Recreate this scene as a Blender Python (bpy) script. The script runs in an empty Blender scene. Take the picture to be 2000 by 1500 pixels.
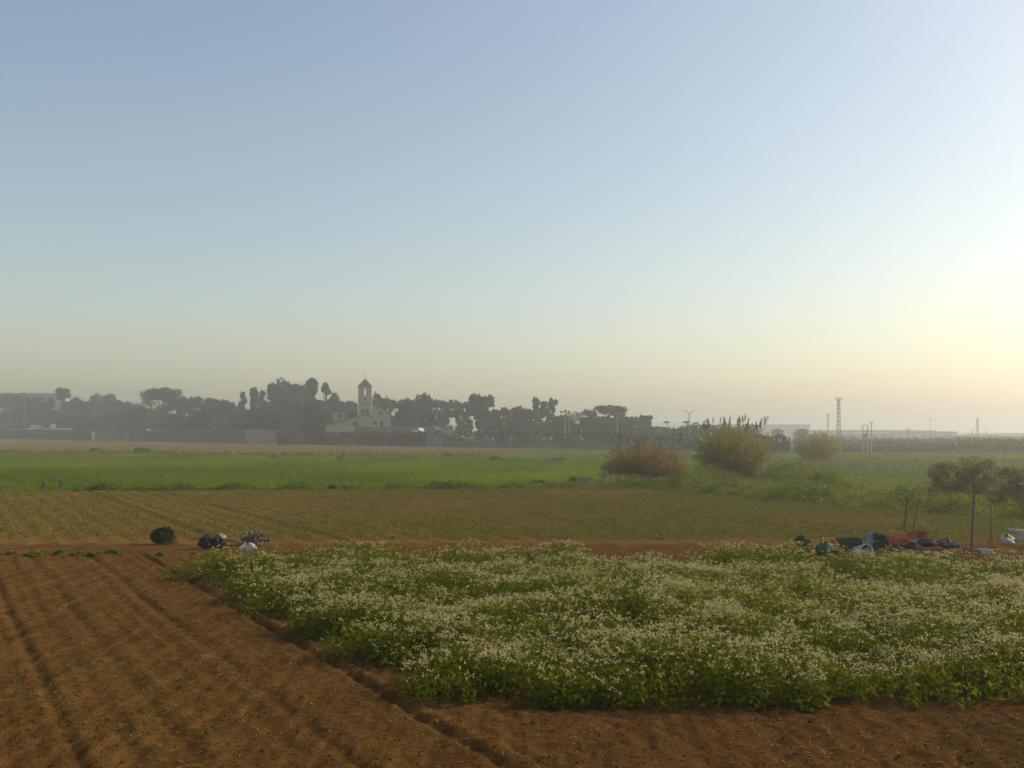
import bpy, bmesh, math, random
import numpy as np
from mathutils import Vector, Matrix

# ------------------------------------------------------------------ camera, world, sun, exposure
scene = bpy.context.scene
FPX = 1963.0            # focal length in pixels of the 2000 px wide photograph
CAM_H = 4.0             # eye height above the fields
HOR = 842.0             # row of the horizon in the photograph
cam_data = bpy.data.cameras.new('camera')
cam_data.sensor_width = 36.0
cam_data.lens = 36.0 * FPX / 2000.0
cam_data.shift_y = (HOR - 750.0) / 2000.0
cam_data.clip_start = 0.1
cam_data.clip_end = 20000.0
cam = bpy.data.objects.new('camera', cam_data)
cam.location = (0, 0, CAM_H)
cam.rotation_euler = (math.radians(90), 0, 0)
scene.collection.objects.link(cam)
scene.camera = cam

SUN_AZ, SUN_EL = math.radians(71), math.radians(33)     # azimuth to the right of the view direction
sun_dir = Vector((math.sin(SUN_AZ) * math.cos(SUN_EL), math.cos(SUN_AZ) * math.cos(SUN_EL), math.sin(SUN_EL)))

world = bpy.data.worlds.new('World')
scene.world = world
world.use_nodes = True
wn = world.node_tree
wn.nodes.clear()
w_out = wn.nodes.new('ShaderNodeOutputWorld')
w_bg = wn.nodes.new('ShaderNodeBackground')
w_sky = wn.nodes.new('ShaderNodeTexSky')
w_sky.sky_type = 'NISHITA'
w_sky.sun_disc = False
w_sky.sun_elevation = SUN_EL
w_sky.sun_rotation = SUN_AZ
w_sky.air_density = 1.1
w_sky.dust_density = 1.8
w_sky.ozone_density = 0.0
w_sky.altitude = 0
w_bg.inputs['Strength'].default_value = 0.132
w_tint = wn.nodes.new('ShaderNodeMix')               # warm colour grade over the whole sky, like a white balance
w_tint.data_type = 'RGBA'; w_tint.blend_type = 'MULTIPLY'; w_tint.inputs[0].default_value = 1.0
w_tint.inputs[7].default_value = (1.04, 1.0, 0.92, 1)
wn.links.new(w_sky.outputs[0], w_tint.inputs[6])
wn.links.new(w_tint.outputs[2], w_bg.inputs['Color'])
wn.links.new(w_bg.outputs[0], w_out.inputs['Surface'])

sun_data = bpy.data.lights.new('sun', 'SUN')
sun_data.energy = 3.1
sun_data.angle = math.radians(0.6)
sun_data.color = (1.0, 0.86, 0.66)
sun = bpy.data.objects.new('sun', sun_data)
sun.rotation_euler = sun_dir.to_track_quat('Z', 'Y').to_euler()
sun.location = (60, 30, 60)
scene.collection.objects.link(sun)

scene.render.engine = 'CYCLES'
scene.cycles.use_denoising = True
scene.cycles.max_bounces = 6
scene.cycles.diffuse_bounces = 3
scene.cycles.transmission_bounces = 4
scene.cycles.transparent_max_bounces = 8
scene.cycles.volume_bounces = 1
scene.cycles.sample_clamp_indirect = 4.0
vs = scene.view_settings
vs.view_transform = 'Standard'
vs.look = 'None'
vs.gamma = 1.0
vs.use_curve_mapping = False
vs.exposure = 0.24

# ------------------------------------------------------------------ helpers
R = np.random.default_rng(7)
COL = scene.collection

def GY(py):                      # distance of a ground point seen at row py
    return CAM_H * FPX / (py - HOR)
def PX(px, y):                   # world X of column px at distance y
    return (px - 1000.0) / FPX * y
def PZ(py, y):                   # world Z of row py at distance y
    return CAM_H - (py - HOR) / FPX * y
def GP(px, py):
    y = GY(py)
    return (PX(px, y), y)

def tag(o, label=None, cat=None, group=None, kind=None):
    if label: o['label'] = label
    if cat: o['category'] = cat
    if group: o['group'] = group
    if kind: o['kind'] = kind
    return o

def link(o, parent=None):
    COL.objects.link(o)
    if parent is not None:
        o.parent = parent
    return o

def empty(name, loc=(0, 0, 0), rz=0.0):
    o = bpy.data.objects.new(name, None)
    o.empty_display_size = 0.3
    o.location = loc
    o.rotation_euler = (0, 0, rz)
    return link(o)

def mesh_np(name, V, F, mats, rnd=None, midx=None, smooth=False, parent=None, loc=None, rz=None):
    """one mesh object from arrays; F is (m,4) or (m,3)"""
    V = np.asarray(V, dtype=np.float32); F = np.asarray(F, dtype=np.int32)
    me = bpy.data.meshes.new(name)
    me.vertices.add(len(V)); me.vertices.foreach_set('co', V.ravel())
    k = F.shape[1]
    me.loops.add(F.size); me.loops.foreach_set('vertex_index', F.ravel())
    me.polygons.add(len(F))
    me.polygons.foreach_set('loop_start', np.arange(0, F.size, k, dtype=np.int32))
    if smooth: me.polygons.foreach_set('use_smooth', np.ones(len(F), dtype=bool))
    for m in (mats if isinstance(mats, (list, tuple)) else [mats]): me.materials.append(m)
    if midx is not None: me.polygons.foreach_set('material_index', np.asarray(midx, dtype=np.int32))
    if rnd is not None:
        a = me.attributes.new('rnd', 'FLOAT', 'POINT')
        a.data.foreach_set('value', np.asarray(rnd, dtype=np.float32))
    me.update(calc_edges=True)
    o = bpy.data.objects.new(name, me)
    link(o, parent)
    if loc is not None: o.location = loc
    if rz is not None: o.rotation_euler = (0, 0, rz)
    return o

def unit(n):
    v = R.normal(size=(n, 3)); return v / np.linalg.norm(v, axis=1, keepdims=True)

def quads(c, u, v):
    n = len(c)
    V = np.stack([c - u - v, c + u - v, c + u + v, c - u + v], axis=1).reshape(-1, 3)
    return V, np.arange(4 * n).reshape(n, 4)

def leaves(c, size, aspect=0.55, up=0.0):
    """leaf-sized diamond faces at the points c, randomly turned"""
    n = len(c); size = np.broadcast_to(size, (n,))
    a = unit(n); a[:, 2] += up; a /= np.linalg.norm(a, axis=1, keepdims=True)
    b = np.cross(a, unit(n)); b /= np.linalg.norm(b, axis=1, keepdims=True) + 1e-9
    a = a * size[:, None] * 0.5; b = b * (size * aspect * 0.5)[:, None]
    V = np.stack([c - a, c + b, c + a, c - b], axis=1).reshape(-1, 3)
    return V, np.arange(4 * n).reshape(n, 4)

def blades(base, h, w, lean=0.3):
    """narrow triangular blades standing on the points base"""
    n = len(base); h = np.broadcast_to(h, (n,)); w = np.broadcast_to(w, (n,))
    an = R.uniform(0, 2 * np.pi, n)
    side = np.stack([np.cos(an), np.sin(an), np.zeros(n)], 1) * w[:, None] * 0.5
    tip = base + np.concatenate([R.normal(size=(n, 2)) * (lean * h)[:, None], h[:, None]], 1)
    V = np.stack([base - side, base + side, tip], axis=1).reshape(-1, 3)
    return V, np.arange(3 * n).reshape(n, 3)

def tri2quad(F):
    return np.concatenate([F, F[:, 2:3]], 1)

def join(parts):
    Vs, Fs, o = [], [], 0
    for V, F in parts:
        Vs.append(V); Fs.append(F + o); o += len(V)
    return np.concatenate(Vs), np.concatenate(Fs)

def vnoise(x, y, seed=0):
    """smooth 2-D value noise in 0..1"""
    xi = np.floor(x).astype(np.int64); yi = np.floor(y).astype(np.int64)
    fx = x - xi; fy = y - yi
    fx = fx * fx * (3 - 2 * fx); fy = fy * fy * (3 - 2 * fy)
    def h(i, j):
        n = (i * 374761393 + j * 668265263 + seed * 1442695041) & 0x7fffffff
        n = ((n ^ (n >> 13)) * 1274126177) & 0x7fffffff
        n = ((n ^ (n >> 16)) * 668265263) & 0x7fffffff
        return (n & 0xffff) / 65535.0
    a, b, c, d = h(xi, yi), h(xi + 1, yi), h(xi, yi + 1), h(xi + 1, yi + 1)
    return (a * (1 - fx) + b * fx) * (1 - fy) + (c * (1 - fx) + d * fx) * fy

def fbm(x, y, seed=0, octv=4):
    s = 0; a = 1; t = 0
    for i in range(octv):
        s = s + a * vnoise(x * 2 ** i, y * 2 ** i, seed + i * 17); t += a; a *= 0.5
    return s / t

def inpoly(x, y, poly):
    inside = np.zeros(np.shape(x), dtype=bool)
    n = len(poly)
    for i in range(n):
        x0, y0 = poly[i]; x1, y1 = poly[(i + 1) % n]
        c = (y0 > y) != (y1 > y)
        with np.errstate(divide='ignore', invalid='ignore'):
            xs = (x1 - x0) * (y - y0) / ((y1 - y0) if y1 != y0 else 1e-9) + x0
        inside ^= c & (x < xs)
    return inside

def grid(x0, x1, y0, y1, dx, dy):
    xs = np.linspace(x0, x1, int((x1 - x0) / dx) + 1); ys = np.linspace(y0, y1, int((y1 - y0) / dy) + 1)
    X, Y = np.meshgrid(xs, ys)
    nx, ny = len(xs), len(ys)
    i = np.arange(nx - 1)[None, :] + np.arange(ny - 1)[:, None] * nx
    F = np.stack([i, i + 1, i + 1 + nx, i + nx], -1).reshape(-1, 4)
    return X.ravel(), Y.ravel(), F

class BM:
    """boxes, prisms, tubes and revolved shapes gathered into one mesh"""
    def __init__(s): s.bm = bmesh.new()
    def box(s, x0, x1, y0, y1, z0, z1, M=None):
        vs_ = [s.bm.verts.new(p) for p in ((x0,y0,z0),(x1,y0,z0),(x1,y1,z0),(x0,y1,z0),(x0,y0,z1),(x1,y0,z1),(x1,y1,z1),(x0,y1,z1))]
        if M is not None:
            for v in vs_: v.co = M @ v.co
        for f in ((3,2,1,0),(4,5,6,7),(0,1,5,4),(1,2,6,5),(2,3,7,6),(3,0,4,7)): s.bm.faces.new([vs_[i] for i in f])
        return s
    def prism(s, poly, y0, y1):
        """polygon in X-Z pushed from y0 to y1"""
        a = [s.bm.verts.new((x, y0, z)) for x, z in poly]; b = [s.bm.verts.new((x, y1, z)) for x, z in poly]
        n = len(poly)
        s.bm.faces.new(a); s.bm.faces.new(b[::-1])
        for i in range(n): s.bm.faces.new((a[i], b[i], b[(i+1) % n], a[(i+1) % n]))
        return s
    def tube(s, pts, rads, n=6):
        pts = [Vector(p) for p in pts]; rings = []
        for i, p in enumerate(pts):
            d = (pts[min(i+1, len(pts)-1)] - pts[max(i-1, 0)]).normalized()
            q = d.to_track_quat('Z', 'Y')
            r = rads[i] if isinstance(rads, (list, tuple)) else rads
            rings.append([s.bm.verts.new(p + q @ Vector((r*math.cos(2*math.pi*k/n), r*math.sin(2*math.pi*k/n), 0))) for k in range(n)])
        for a, b in zip(rings, rings[1:]):
            for k in range(n): s.bm.faces.new((a[k], a[(k+1) % n], b[(k+1) % n], b[k]))
        s.bm.faces.new(rings[0][::-1]); s.bm.faces.new(rings[-1])
        return s
    def bar(s, p, q, w):
        return s.tube([p, q], w / 2, 4)
    def lathe(s, prof, n=14, c=(0, 0, 0)):
        rings = [[s.bm.verts.new((c[0]+r*math.cos(2*math.pi*k/n), c[1]+r*math.sin(2*math.pi*k/n), c[2]+z)) for k in range(n)] for r, z in prof]
        for a, b in zip(rings, rings[1:]):
            for k in range(n): s.bm.faces.new((a[k], a[(k+1) % n], b[(k+1) % n], b[k]))
        s.bm.faces.new(rings[0][::-1]); s.bm.faces.new(rings[-1])
        return s
    def obj(s, name, mat, parent=None, bevel=0.0, smooth=False, loc=None, rz=None):
        bmesh.ops.recalc_face_normals(s.bm, faces=s.bm.faces[:])
        if bevel:
            bmesh.ops.bevel(s.bm, geom=s.bm.edges[:], offset=bevel, segments=1, affect='EDGES', clamp_overlap=True)
        me = bpy.data.meshes.new(name); s.bm.to_mesh(me); s.bm.free()
        if smooth:
            for p in me.polygons: p.use_smooth = True
        me.materials.append(mat)
        o = bpy.data.objects.new(name, me); link(o, parent)
        if loc is not None: o.location = loc
        if rz is not None: o.rotation_euler = (0, 0, rz)
        return o

# ------------------------------------------------------------------ materials
def new_mat(name):
    m = bpy.data.materials.new(name); m.use_nodes = True
    nt = m.node_tree; nt.nodes.clear()
    out = nt.nodes.new('ShaderNodeOutputMaterial')
    return m, nt, out

def ramp(nt, stops):
    r = nt.nodes.new('ShaderNodeValToRGB')
    el = r.color_ramp.elements
    el[0].position, el[0].color = stops[0][0], (*stops[0][1], 1)
    el[1].position, el[1].color = stops[-1][0], (*stops[-1][1], 1)
    for p, c in stops[1:-1]:
        e = el.new(p); e.color = (*c, 1)
    return r

def noise(nt, scale, detail=4, rough=0.6, vec=None):
    n = nt.nodes.new('ShaderNodeTexNoise')
    n.inputs['Scale'].default_value = scale; n.inputs['Detail'].default_value = detail; n.inputs['Roughness'].default_value = rough
    if vec is not None: nt.links.new(vec, n.inputs['Vector'])
    return n

def coords(nt, scale=(1, 1, 1), rot=0.0):
    g = nt.nodes.new('ShaderNodeNewGeometry')
    mp = nt.nodes.new('ShaderNodeMapping'); mp.inputs['Scale'].default_value = scale; mp.inputs['Rotation'].default_value = (0, 0, rot)
    nt.links.new(g.outputs['Position'], mp.inputs['Vector'])
    return mp.outputs[0]

def leaf_mat(name, stops, trans=0.35, rough=0.6, gloss=0.0):
    """leaf colour varies from leaf to leaf by the attribute rnd; thin leaves let light through"""
    m, nt, out = new_mat(name)
    at = nt.nodes.new('ShaderNodeAttribute'); at.attribute_name = 'rnd'
    r = ramp(nt, stops); nt.links.new(at.outputs['Fac'], r.inputs[0])
    d = nt.nodes.new('ShaderNodeBsdfDiffuse'); t = nt.nodes.new('ShaderNodeBsdfTranslucent')
    nt.links.new(r.outputs[0], d.inputs[0]); nt.links.new(r.outputs[0], t.inputs[0])
    mx = nt.nodes.new('ShaderNodeMixShader'); mx.inputs[0].default_value = trans
    nt.links.new(d.outputs[0], mx.inputs[1]); nt.links.new(t.outputs[0], mx.inputs[2])
    last = mx
    if gloss:
        g = nt.nodes.new('ShaderNodeBsdfGlossy'); g.inputs['Roughness'].default_value = rough
        g.inputs['Color'].default_value = (0.8, 0.8, 0.8, 1)
        m2 = nt.nodes.new('ShaderNodeMixShader'); m2.inputs[0].default_value = gloss
        nt.links.new(mx.outputs[0], m2.inputs[1]); nt.links.new(g.outputs[0], m2.inputs[2]); last = m2
    nt.links.new(last.outputs[0], out.inputs['Surface'])
    return m

def ground_mat(name, c_scale, stops, fine=None, bump=0.0, bump_scale=20, bump_dist=0.05, stretch=(1, 1, 1), rot=0.0, fine_mix=0.5, fine_scale=8, streak=False):
    m, nt, out = new_mat(name)
    vec = coords(nt, stretch, rot)
    n1 = noise(nt, c_scale, 5, 0.6, vec)
    r1 = ramp(nt, stops); nt.links.new(n1.outputs[0], r1.inputs[0])
    col = r1.outputs[0]
    if fine:
        n2 = noise(nt, fine_scale, 6, 0.65, vec)
        r2 = ramp(nt, fine); nt.links.new(n2.outputs[0], r2.inputs[0])
        mx = nt.nodes.new('ShaderNodeMix'); mx.data_type = 'RGBA'; mx.blend_type = 'MIX'
        mx.inputs[0].default_value = fine_mix
        nt.links.new(col, mx.inputs[6]); nt.links.new(r2.outputs[0], mx.inputs[7]); col = mx.outputs[2]
    if streak:                       # harrow lines: drier and moister soil drawn out along the furrows
        n4 = noise(nt, 1.0, 4, 0.6, coords(nt, (5.0, 0.3, 1.0), -math.atan2(0.502, 0.865)))
        r4 = ramp(nt, [(0.35, (0.62, 0.6, 0.6)), (0.62, (1.1, 1.08, 1.05))]); nt.links.new(n4.outputs[0], r4.inputs[0])
        mm = nt.nodes.new('ShaderNodeMix'); mm.data_type = 'RGBA'; mm.blend_type = 'MULTIPLY'; mm.inputs[0].default_value = 0.8
        nt.links.new(col, mm.inputs[6]); nt.links.new(r4.outputs[0], mm.inputs[7]); col = mm.outputs[2]
    b = nt.nodes.new('ShaderNodeBsdfDiffuse')
    b.inputs['Roughness'].default_value = 0.5
    nt.links.new(col, b.inputs['Color'])
    if bump:
        n3 = noise(nt, bump_scale, 6, 0.7, coords(nt))
        bp = nt.nodes.new('ShaderNodeBump'); bp.inputs['Strength'].default_value = bump; bp.inputs['Distance'].default_value = bump_dist
        nt.links.new(n3.outputs[0], bp.inputs['Height']); nt.links.new(bp.outputs[0], b.inputs['Normal'])
    nt.links.new(b.outputs[0], out.inputs['Surface'])
    return m

def solid_mat(name, col, rough=0.8, var=0.15, scale=2.0, metal=0.0, bump=0.0, detail=4):
    """one material colour with blotchy wear"""
    m, nt, out = new_mat(name)
    tc = nt.nodes.new('ShaderNodeTexCoord')
    n = noise(nt, scale, detail, 0.65, tc.outputs['Object'])
    lo = tuple(max(0, c * (1 - var)) for c in col); hi = tuple(min(1, c * (1 + var)) for c in col)
    r = ramp(nt, [(0.3, lo), (0.7, hi)]); nt.links.new(n.outputs[0], r.inputs[0])
    b = nt.nodes.new('ShaderNodeBsdfPrincipled')
    b.inputs['Roughness'].default_value = rough; b.inputs['Metallic'].default_value = metal
    b.inputs['Specular IOR Level'].default_value = 0.25
    nt.links.new(r.outputs[0], b.inputs['Base Color'])
    if bump:
        bp = nt.nodes.new('ShaderNodeBump'); bp.inputs['Strength'].default_value = bump; bp.inputs['Distance'].default_value = 0.05
        nt.links.new(n.outputs[0], bp.inputs['Height']); nt.links.new(bp.outputs[0], b.inputs['Normal'])
    nt.links.new(b.outputs[0], out.inputs['Surface'])
    return m

ROW = math.atan2(0.865, -0.502)     # direction in which the plough lines run
M = {}
M['soil'] = ground_mat('ploughed_soil', 0.5, [(0.3, (0.118, 0.065, 0.019)), (0.55, (0.155, 0.086, 0.026)), (0.75, (0.188, 0.108, 0.036))],
                       fine=[(0.35, (0.075, 0.034, 0.011)), (0.5, (0.15, 0.07, 0.018)), (0.68, (0.215, 0.11, 0.033))], fine_mix=0.55, fine_scale=9,
                       bump=1.0, bump_scale=22, bump_dist=0.06, streak=True)
M['soil_far'] = ground_mat('seedbed_soil', 0.12, [(0.3, (0.14, 0.08, 0.02)), (0.7, (0.185, 0.108, 0.028))],
                       fine=[(0.35, (0.1, 0.056, 0.015)), (0.65, (0.215, 0.128, 0.036))], fine_mix=0.5, fine_scale=2.5, stretch=(1, 1, 1),
                       bump=0.8, bump_scale=6, bump_dist=0.08)
M['ground'] = ground_mat('rough_grassland', 0.03, [(0.3, (0.085, 0.115, 0.012)), (0.5, (0.12, 0.14, 0.016)), (0.7, (0.16, 0.145, 0.03))],
                       fine=[(0.35, (0.06, 0.09, 0.018)), (0.65, (0.17, 0.17, 0.05))], fine_mix=0.45, fine_scale=0.5, bump=0.8, bump_scale=1.5, bump_dist=0.2)
M['green'] = ground_mat('young_cereal_ground', 0.035, [(0.3, (0.085, 0.135, 0.003)), (0.7, (0.13, 0.17, 0.006))],
                       fine=[(0.35, (0.06, 0.1, 0.003)), (0.65, (0.16, 0.195, 0.008))], fine_mix=0.45, fine_scale=0.7, bump=0.7, bump_scale=2.5, bump_dist=0.12)
M['dry'] = ground_mat('dry_fallow_ground', 0.05, [(0.3, (0.14, 0.09, 0.03)), (0.48, (0.17, 0.105, 0.04)), (0.6, (0.12, 0.105, 0.02)), (0.7, (0.15, 0.11, 0.03))],
                       fine=[(0.35, (0.09, 0.075, 0.02)), (0.65, (0.2, 0.125, 0.05))], fine_mix=0.5, fine_scale=0.35, bump=0.6, bump_scale=1.2, bump_dist=0.2, stretch=(0.35, 1, 1))
G = lambda a, b: [(0.0, a), (1.0, b)]
M['crop_leaf'] = leaf_mat('crop_leaf', [(0.0, (0.062, 0.08, 0.003)), (0.6, (0.14, 0.16, 0.005)), (1.0, (0.26, 0.25, 0.015))], 0.42)
M['petal'] = leaf_mat('cream_petal', G((0.36, 0.32, 0.13), (0.54, 0.48, 0.24)), 0.4)
M['grass'] = leaf_mat('cereal_blade', [(0.0, (0.09, 0.14, 0.003)), (1.0, (0.22, 0.26, 0.008))], 0.45)
M['seedling'] = leaf_mat('seedling_leaf', [(0.0, (0.085, 0.11, 0.01)), (1.0, (0.2, 0.2, 0.04))], 0.4)
M['weed'] = leaf_mat('weed_leaf', [(0.0, (0.055, 0.085, 0.004)), (0.6, (0.14, 0.18, 0.01)), (1.0, (0.26, 0.25, 0.04))], 0.45)
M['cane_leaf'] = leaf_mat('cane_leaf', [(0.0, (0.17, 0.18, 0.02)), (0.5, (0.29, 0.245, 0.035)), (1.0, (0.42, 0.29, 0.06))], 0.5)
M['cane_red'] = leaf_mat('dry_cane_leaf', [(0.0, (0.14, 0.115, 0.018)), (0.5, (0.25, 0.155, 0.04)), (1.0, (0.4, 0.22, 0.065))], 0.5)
M['plume'] = leaf_mat('cane_plume', G((0.14, 0.1, 0.06), (0.27, 0.2, 0.12)), 0.3)
M['leaf_dark'] = leaf_mat('evergreen_leaf', [(0.0, (0.014, 0.034, 0.014)), (1.0, (0.05, 0.08, 0.028))], 0.25)
M['leaf_pine'] = leaf_mat('pine_needle', [(0.0, (0.02, 0.036, 0.013)), (1.0, (0.055, 0.075, 0.025))], 0.2)
M['leaf_euc'] = leaf_mat('eucalyptus_leaf', [(0.0, (0.03, 0.045, 0.024)), (1.0, (0.075, 0.095, 0.05))], 0.3)
M['leaf_pale'] = leaf_mat('pale_spring_leaf', [(0.0, (0.1, 0.1, 0.04)), (1.0, (0.2, 0.175, 0.08))], 0.35)
M['leaf_olive'] = leaf_mat('olive_leaf', [(0.0, (0.13, 0.14, 0.045)), (1.0, (0.28, 0.26, 0.1))], 0.5)
M['leaf_scrub'] = leaf_mat('scrub_leaf', [(0.0, (0.05, 0.065, 0.03)), (1.0, (0.13, 0.12, 0.06))], 0.3)
M['twig'] = leaf_mat('bare_twig', G((0.16, 0.12, 0.08), (0.28, 0.22, 0.15)), 0.1)
M['bark'] = solid_mat('bark', (0.11, 0.085, 0.06), 0.9, 0.3, 3, bump=0.5)
M['bark_pale'] = solid_mat('pale_bark', (0.33, 0.29, 0.23), 0.9, 0.25, 2)

# ------------------------------------------------------------------ the ground and the fields
def poly_sheet(name, poly, z, mat, kind='structure'):
    me = bpy.data.meshes.new(name)
    bm = bmesh.new()
    f = bm.faces.new([bm.verts.new((x, y, z)) for x, y in poly])
    if f.normal.z < 0: f.normal_flip()
    bmesh.ops.triangulate(bm, faces=bm.faces[:])
    bm.to_mesh(me); bm.free(); me.materials.append(mat)
    o = link(bpy.data.objects.new(name, me)); o['kind'] = kind
    return o

poly_sheet('ground', [(-3600, -3600), (3600, -3600), (3600, 3600), (-3600, 3600)], 0.0, M['ground'])
green_poly = [(-150, 66.5), (-30, 66.8), (0, 69), (9, 71), (15, 84), (24, 108), (32, 132), (12, 150), (-4, 150), (-42, 164), (-95, 184), (-190, 186)]
poly_sheet('green_field', green_poly, 0.008, M['green'])
dry_poly = [(-330, 186), (-95, 188), (-42, 167), (-20, 160), (-3, 160), (1, 190), (3, 236), (-266, 523), (-430, 700)]
poly_sheet('fallow_strip', dry_poly, 0.012, M['dry'])

# near ploughed field: wheel ruts and harrow lines are real relief
TX, TY = -0.502, 0.865              # along the furrows
NXX, NYY = 0.865, 0.502             # across them
RUTS = [(-6.4, .10), (-4.9, .13), (-3.4, .11), (-1.9, .13), (-0.35, .10), (1.5, .15), (2.08, .07), (2.7, .17), (3.3, .06), (4.32, .21), (5.0, .06), (5.78, .24)]
def soil_height(x, y):
    s = x * NXX + y * NYY; t = x * TX + y * TY
    s = s + (vnoise(t * 0.25, s * 0.3, 3) - 0.5) * 0.1
    z = 0.13 + 0.010 * np.sin(s * 2 * np.pi / 0.33 + 2.0 * vnoise(t * 0.4, s * 0.5, 9))
    bed = np.clip((s - 6.0) / 0.6, 0, 1)
    z = z * 1.0
    for s0, dp in RUTS:
        d = (s - s0)
        amp = 0.27 * dp * np.clip((32.6 - y) / 1.2, 0, 1) * (0.75 + 0.5 * vnoise(t * 0.8 + s0 * 7, d * 0, 21))
        z = z - amp * np.exp(-(d / 0.072) ** 2) + amp * 0.4 * np.exp(-((d - 0.2) / 0.12) ** 2) + amp * 0.25 * np.exp(-((d + 0.22) / 0.12) ** 2)
    z = z + (fbm(x * 3.2, y * 3.2, 5, 4) - 0.5) * 0.05 + (fbm(x * 0.4, y * 0.4, 8, 2) - 0.5) * 0.03
    c = vnoise(x * 5.5, y * 5.5, 31)
    z = z + np.clip(c - 0.62, 0, 1) * 0.11 + (vnoise(x * 9.0, y * 9.0, 35) - 0.5) * 0.035
    return z
gx, gy, gf = grid(-24, 21, 7, 35.2, 0.06, 0.07)
gz = soil_height(gx, gy)
edge = np.clip(np.minimum.reduce([(gx + 24) / 1.0, (21 - gx) / 1.0, (gy - 7) / 1.0, (35.2 - gy) / 3.5]), 0, 1)
gz = 0.02 + (gz - 0.02) * edge
o = mesh_np('ploughed_field', np.stack([gx, gy, np.maximum(gz, 0.02)], 1), gf, M['soil'], smooth=True)
o['kind'] = 'structure'

# loose clods lying on it
n = 17000
y = 9.5 + 23.5 * R.uniform(size=n) ** 1.3; x = R.uniform(-0.62, 0.62, n) * y
sc_ = R.uniform(0.006, 0.02, n) * np.where(R.uniform(size=n) < 0.03, 1.7, 1.0)
octa = np.array([(1, 0, 0), (-1, 0, 0), (0, 1, 0), (0, -1, 0), (0, 0, .8), (0, 0, -.8)], float)
of = np.array([(0, 2, 4), (2, 1, 4), (1, 3, 4), (3, 0, 4), (2, 0, 5), (1, 2, 5), (3, 1, 5), (0, 3, 5)])
an = R.uniform(0, 2 * np.pi, n); ca, sa = np.cos(an)[:, None], np.sin(an)[:, None]
P = octa[None] * (0.7 + 0.6 * R.uniform(size=(n, 6, 1)))
V = np.stack([P[..., 0] * ca - P[..., 1] * sa, P[..., 0] * sa + P[..., 1] * ca, P[..., 2]], -1) * sc_[:, None, None]
V = V + np.stack([x, y, np.maximum(soil_height(x, y), 0.02) + 0.3 * sc_], 1)[:, None, :]
F = (of[None] + 6 * np.arange(n)[:, None, None]).reshape(-1, 3)
tag(mesh_np('soil_clods', V.reshape(-1, 3), F, M['soil']), 'small loose clods scattered over the ploughed soil', 'clods', kind='stuff')

# bits of straw and tiny weeds on the soil
n = 7000
y = 9.5 + 23 * R.uniform(size=n) ** 1.2; x = R.uniform(-0.6, 0.6, n) * y
keep_ = fbm(x * 0.5, y * 0.5, 101, 3) > 0.42; x, y = x[keep_], y[keep_]
c = np.stack([x, y, np.maximum(soil_height(x, y), 0.02) + 0.008], 1)
an = R.uniform(0, 2 * np.pi, len(c)); ln = R.uniform(0.02, 0.06, len(c))
a_ = np.stack([np.cos(an) * ln, np.sin(an) * ln, R.normal(size=len(c)) * 0.008], 1); b_ = np.stack([-np.sin(an), np.cos(an), 0 * an], 1) * 0.0035
V, F = quads(c, a_, b_)
M['straw'] = leaf_mat('straw', G((0.2, 0.13, 0.05), (0.42, 0.3, 0.14)), 0.1)
tag(mesh_np('straw_litter', V, F, M['straw'], np.repeat(R.uniform(size=len(c)), 4)), 'scattered bits of straw on the ploughed soil', 'straw', kind='stuff')
n = 1500
y = 10 + 22 * R.uniform(size=n) ** 1.1; x = R.uniform(-0.6, 0.1, n) * y
keep_ = fbm(x * 0.35, y * 0.35, 103, 3) > 0.55; x, y = x[keep_], y[keep_]
c = np.repeat(np.stack([x, y, np.maximum(soil_height(x, y), 0.02) + 0.015], 1), 6, axis=0) + R.normal(size=(6 * len(x), 3)) * (0.025, 0.025, 0.008)
V, F = leaves(c, R.uniform(0.02, 0.06, len(c)), 0.5, 0.4)
tag(mesh_np('weed_seedlings', V, F, M['seedling'], np.repeat(R.uniform(size=len(c)), 4)), 'tiny green weeds dotted on the ploughed soil', 'weeds', kind='stuff')

# seedbed field behind it, with drilled rows
seed_poly = [(-120, 35.0), (22, 35.0), (28.5, 38), (22.6, 43.5), (15.2, 56), (10.4, 68), (6, 69.3), (0, 68.2), (-30, 66), (-150, 65.5)]
u = np.arange(-90, 60, 0.11); v = np.arange(20, 140, 0.7)
def seed_height(s, t):
    z = 0.05 + 0.03 * np.sin(s * 2 * np.pi / 0.93) + (fbm(s * 0.8, t * 0.25, 12, 3) - 0.5) * 0.07
    for s0, dp in ((30.5, .10), (31.9, .12), (20, .07), (9, .08), (13, .06), (46, .06)):
        z = z - dp * np.exp(-((s - s0) / 0.16) ** 2) + dp * .5 * np.exp(-((s - s0 - .35) / 0.2) ** 2)
    return 0.012 + np.maximum(z, 0.006) * np.clip((s * NYY + t * TY - 35.2) / 2.0, 0.02, 1)
S, T = np.meshgrid(u, v)
SX, SY = S * NXX + T * TX, S * NYY + T * TY
keep = inpoly(SX, SY, seed_poly) & (np.abs(SX) < 0.62 * SY + 6)
nx = len(u)
ii = (np.arange(nx - 1)[None, :] + np.arange(len(v) - 1)[:, None] * nx)
kf = (keep[:-1, :-1] & keep[1:, 1:] & keep[1:, :-1] & keep[:-1, 1:])
sf = np.stack([ii, ii + 1, ii + 1 + nx, ii + nx], -1)[kf]
used, inv = np.unique(sf, return_inverse=True)
SV = np.stack([SX.ravel(), SY.ravel(), seed_height(S, T).ravel()], 1)[used]
o = mesh_np('seedbed_field', SV, inv.reshape(sf.shape), M['soil_far'], smooth=True); o['kind'] = 'structure'
poly_sheet('headland', [(-150, 33.5), (30, 33.5), (30, 36.2), (22, 46), (12, 60), (10, 70), (0, 70), (-30, 67.5), (-150, 67)], 0.004, M['soil_far'])

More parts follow.
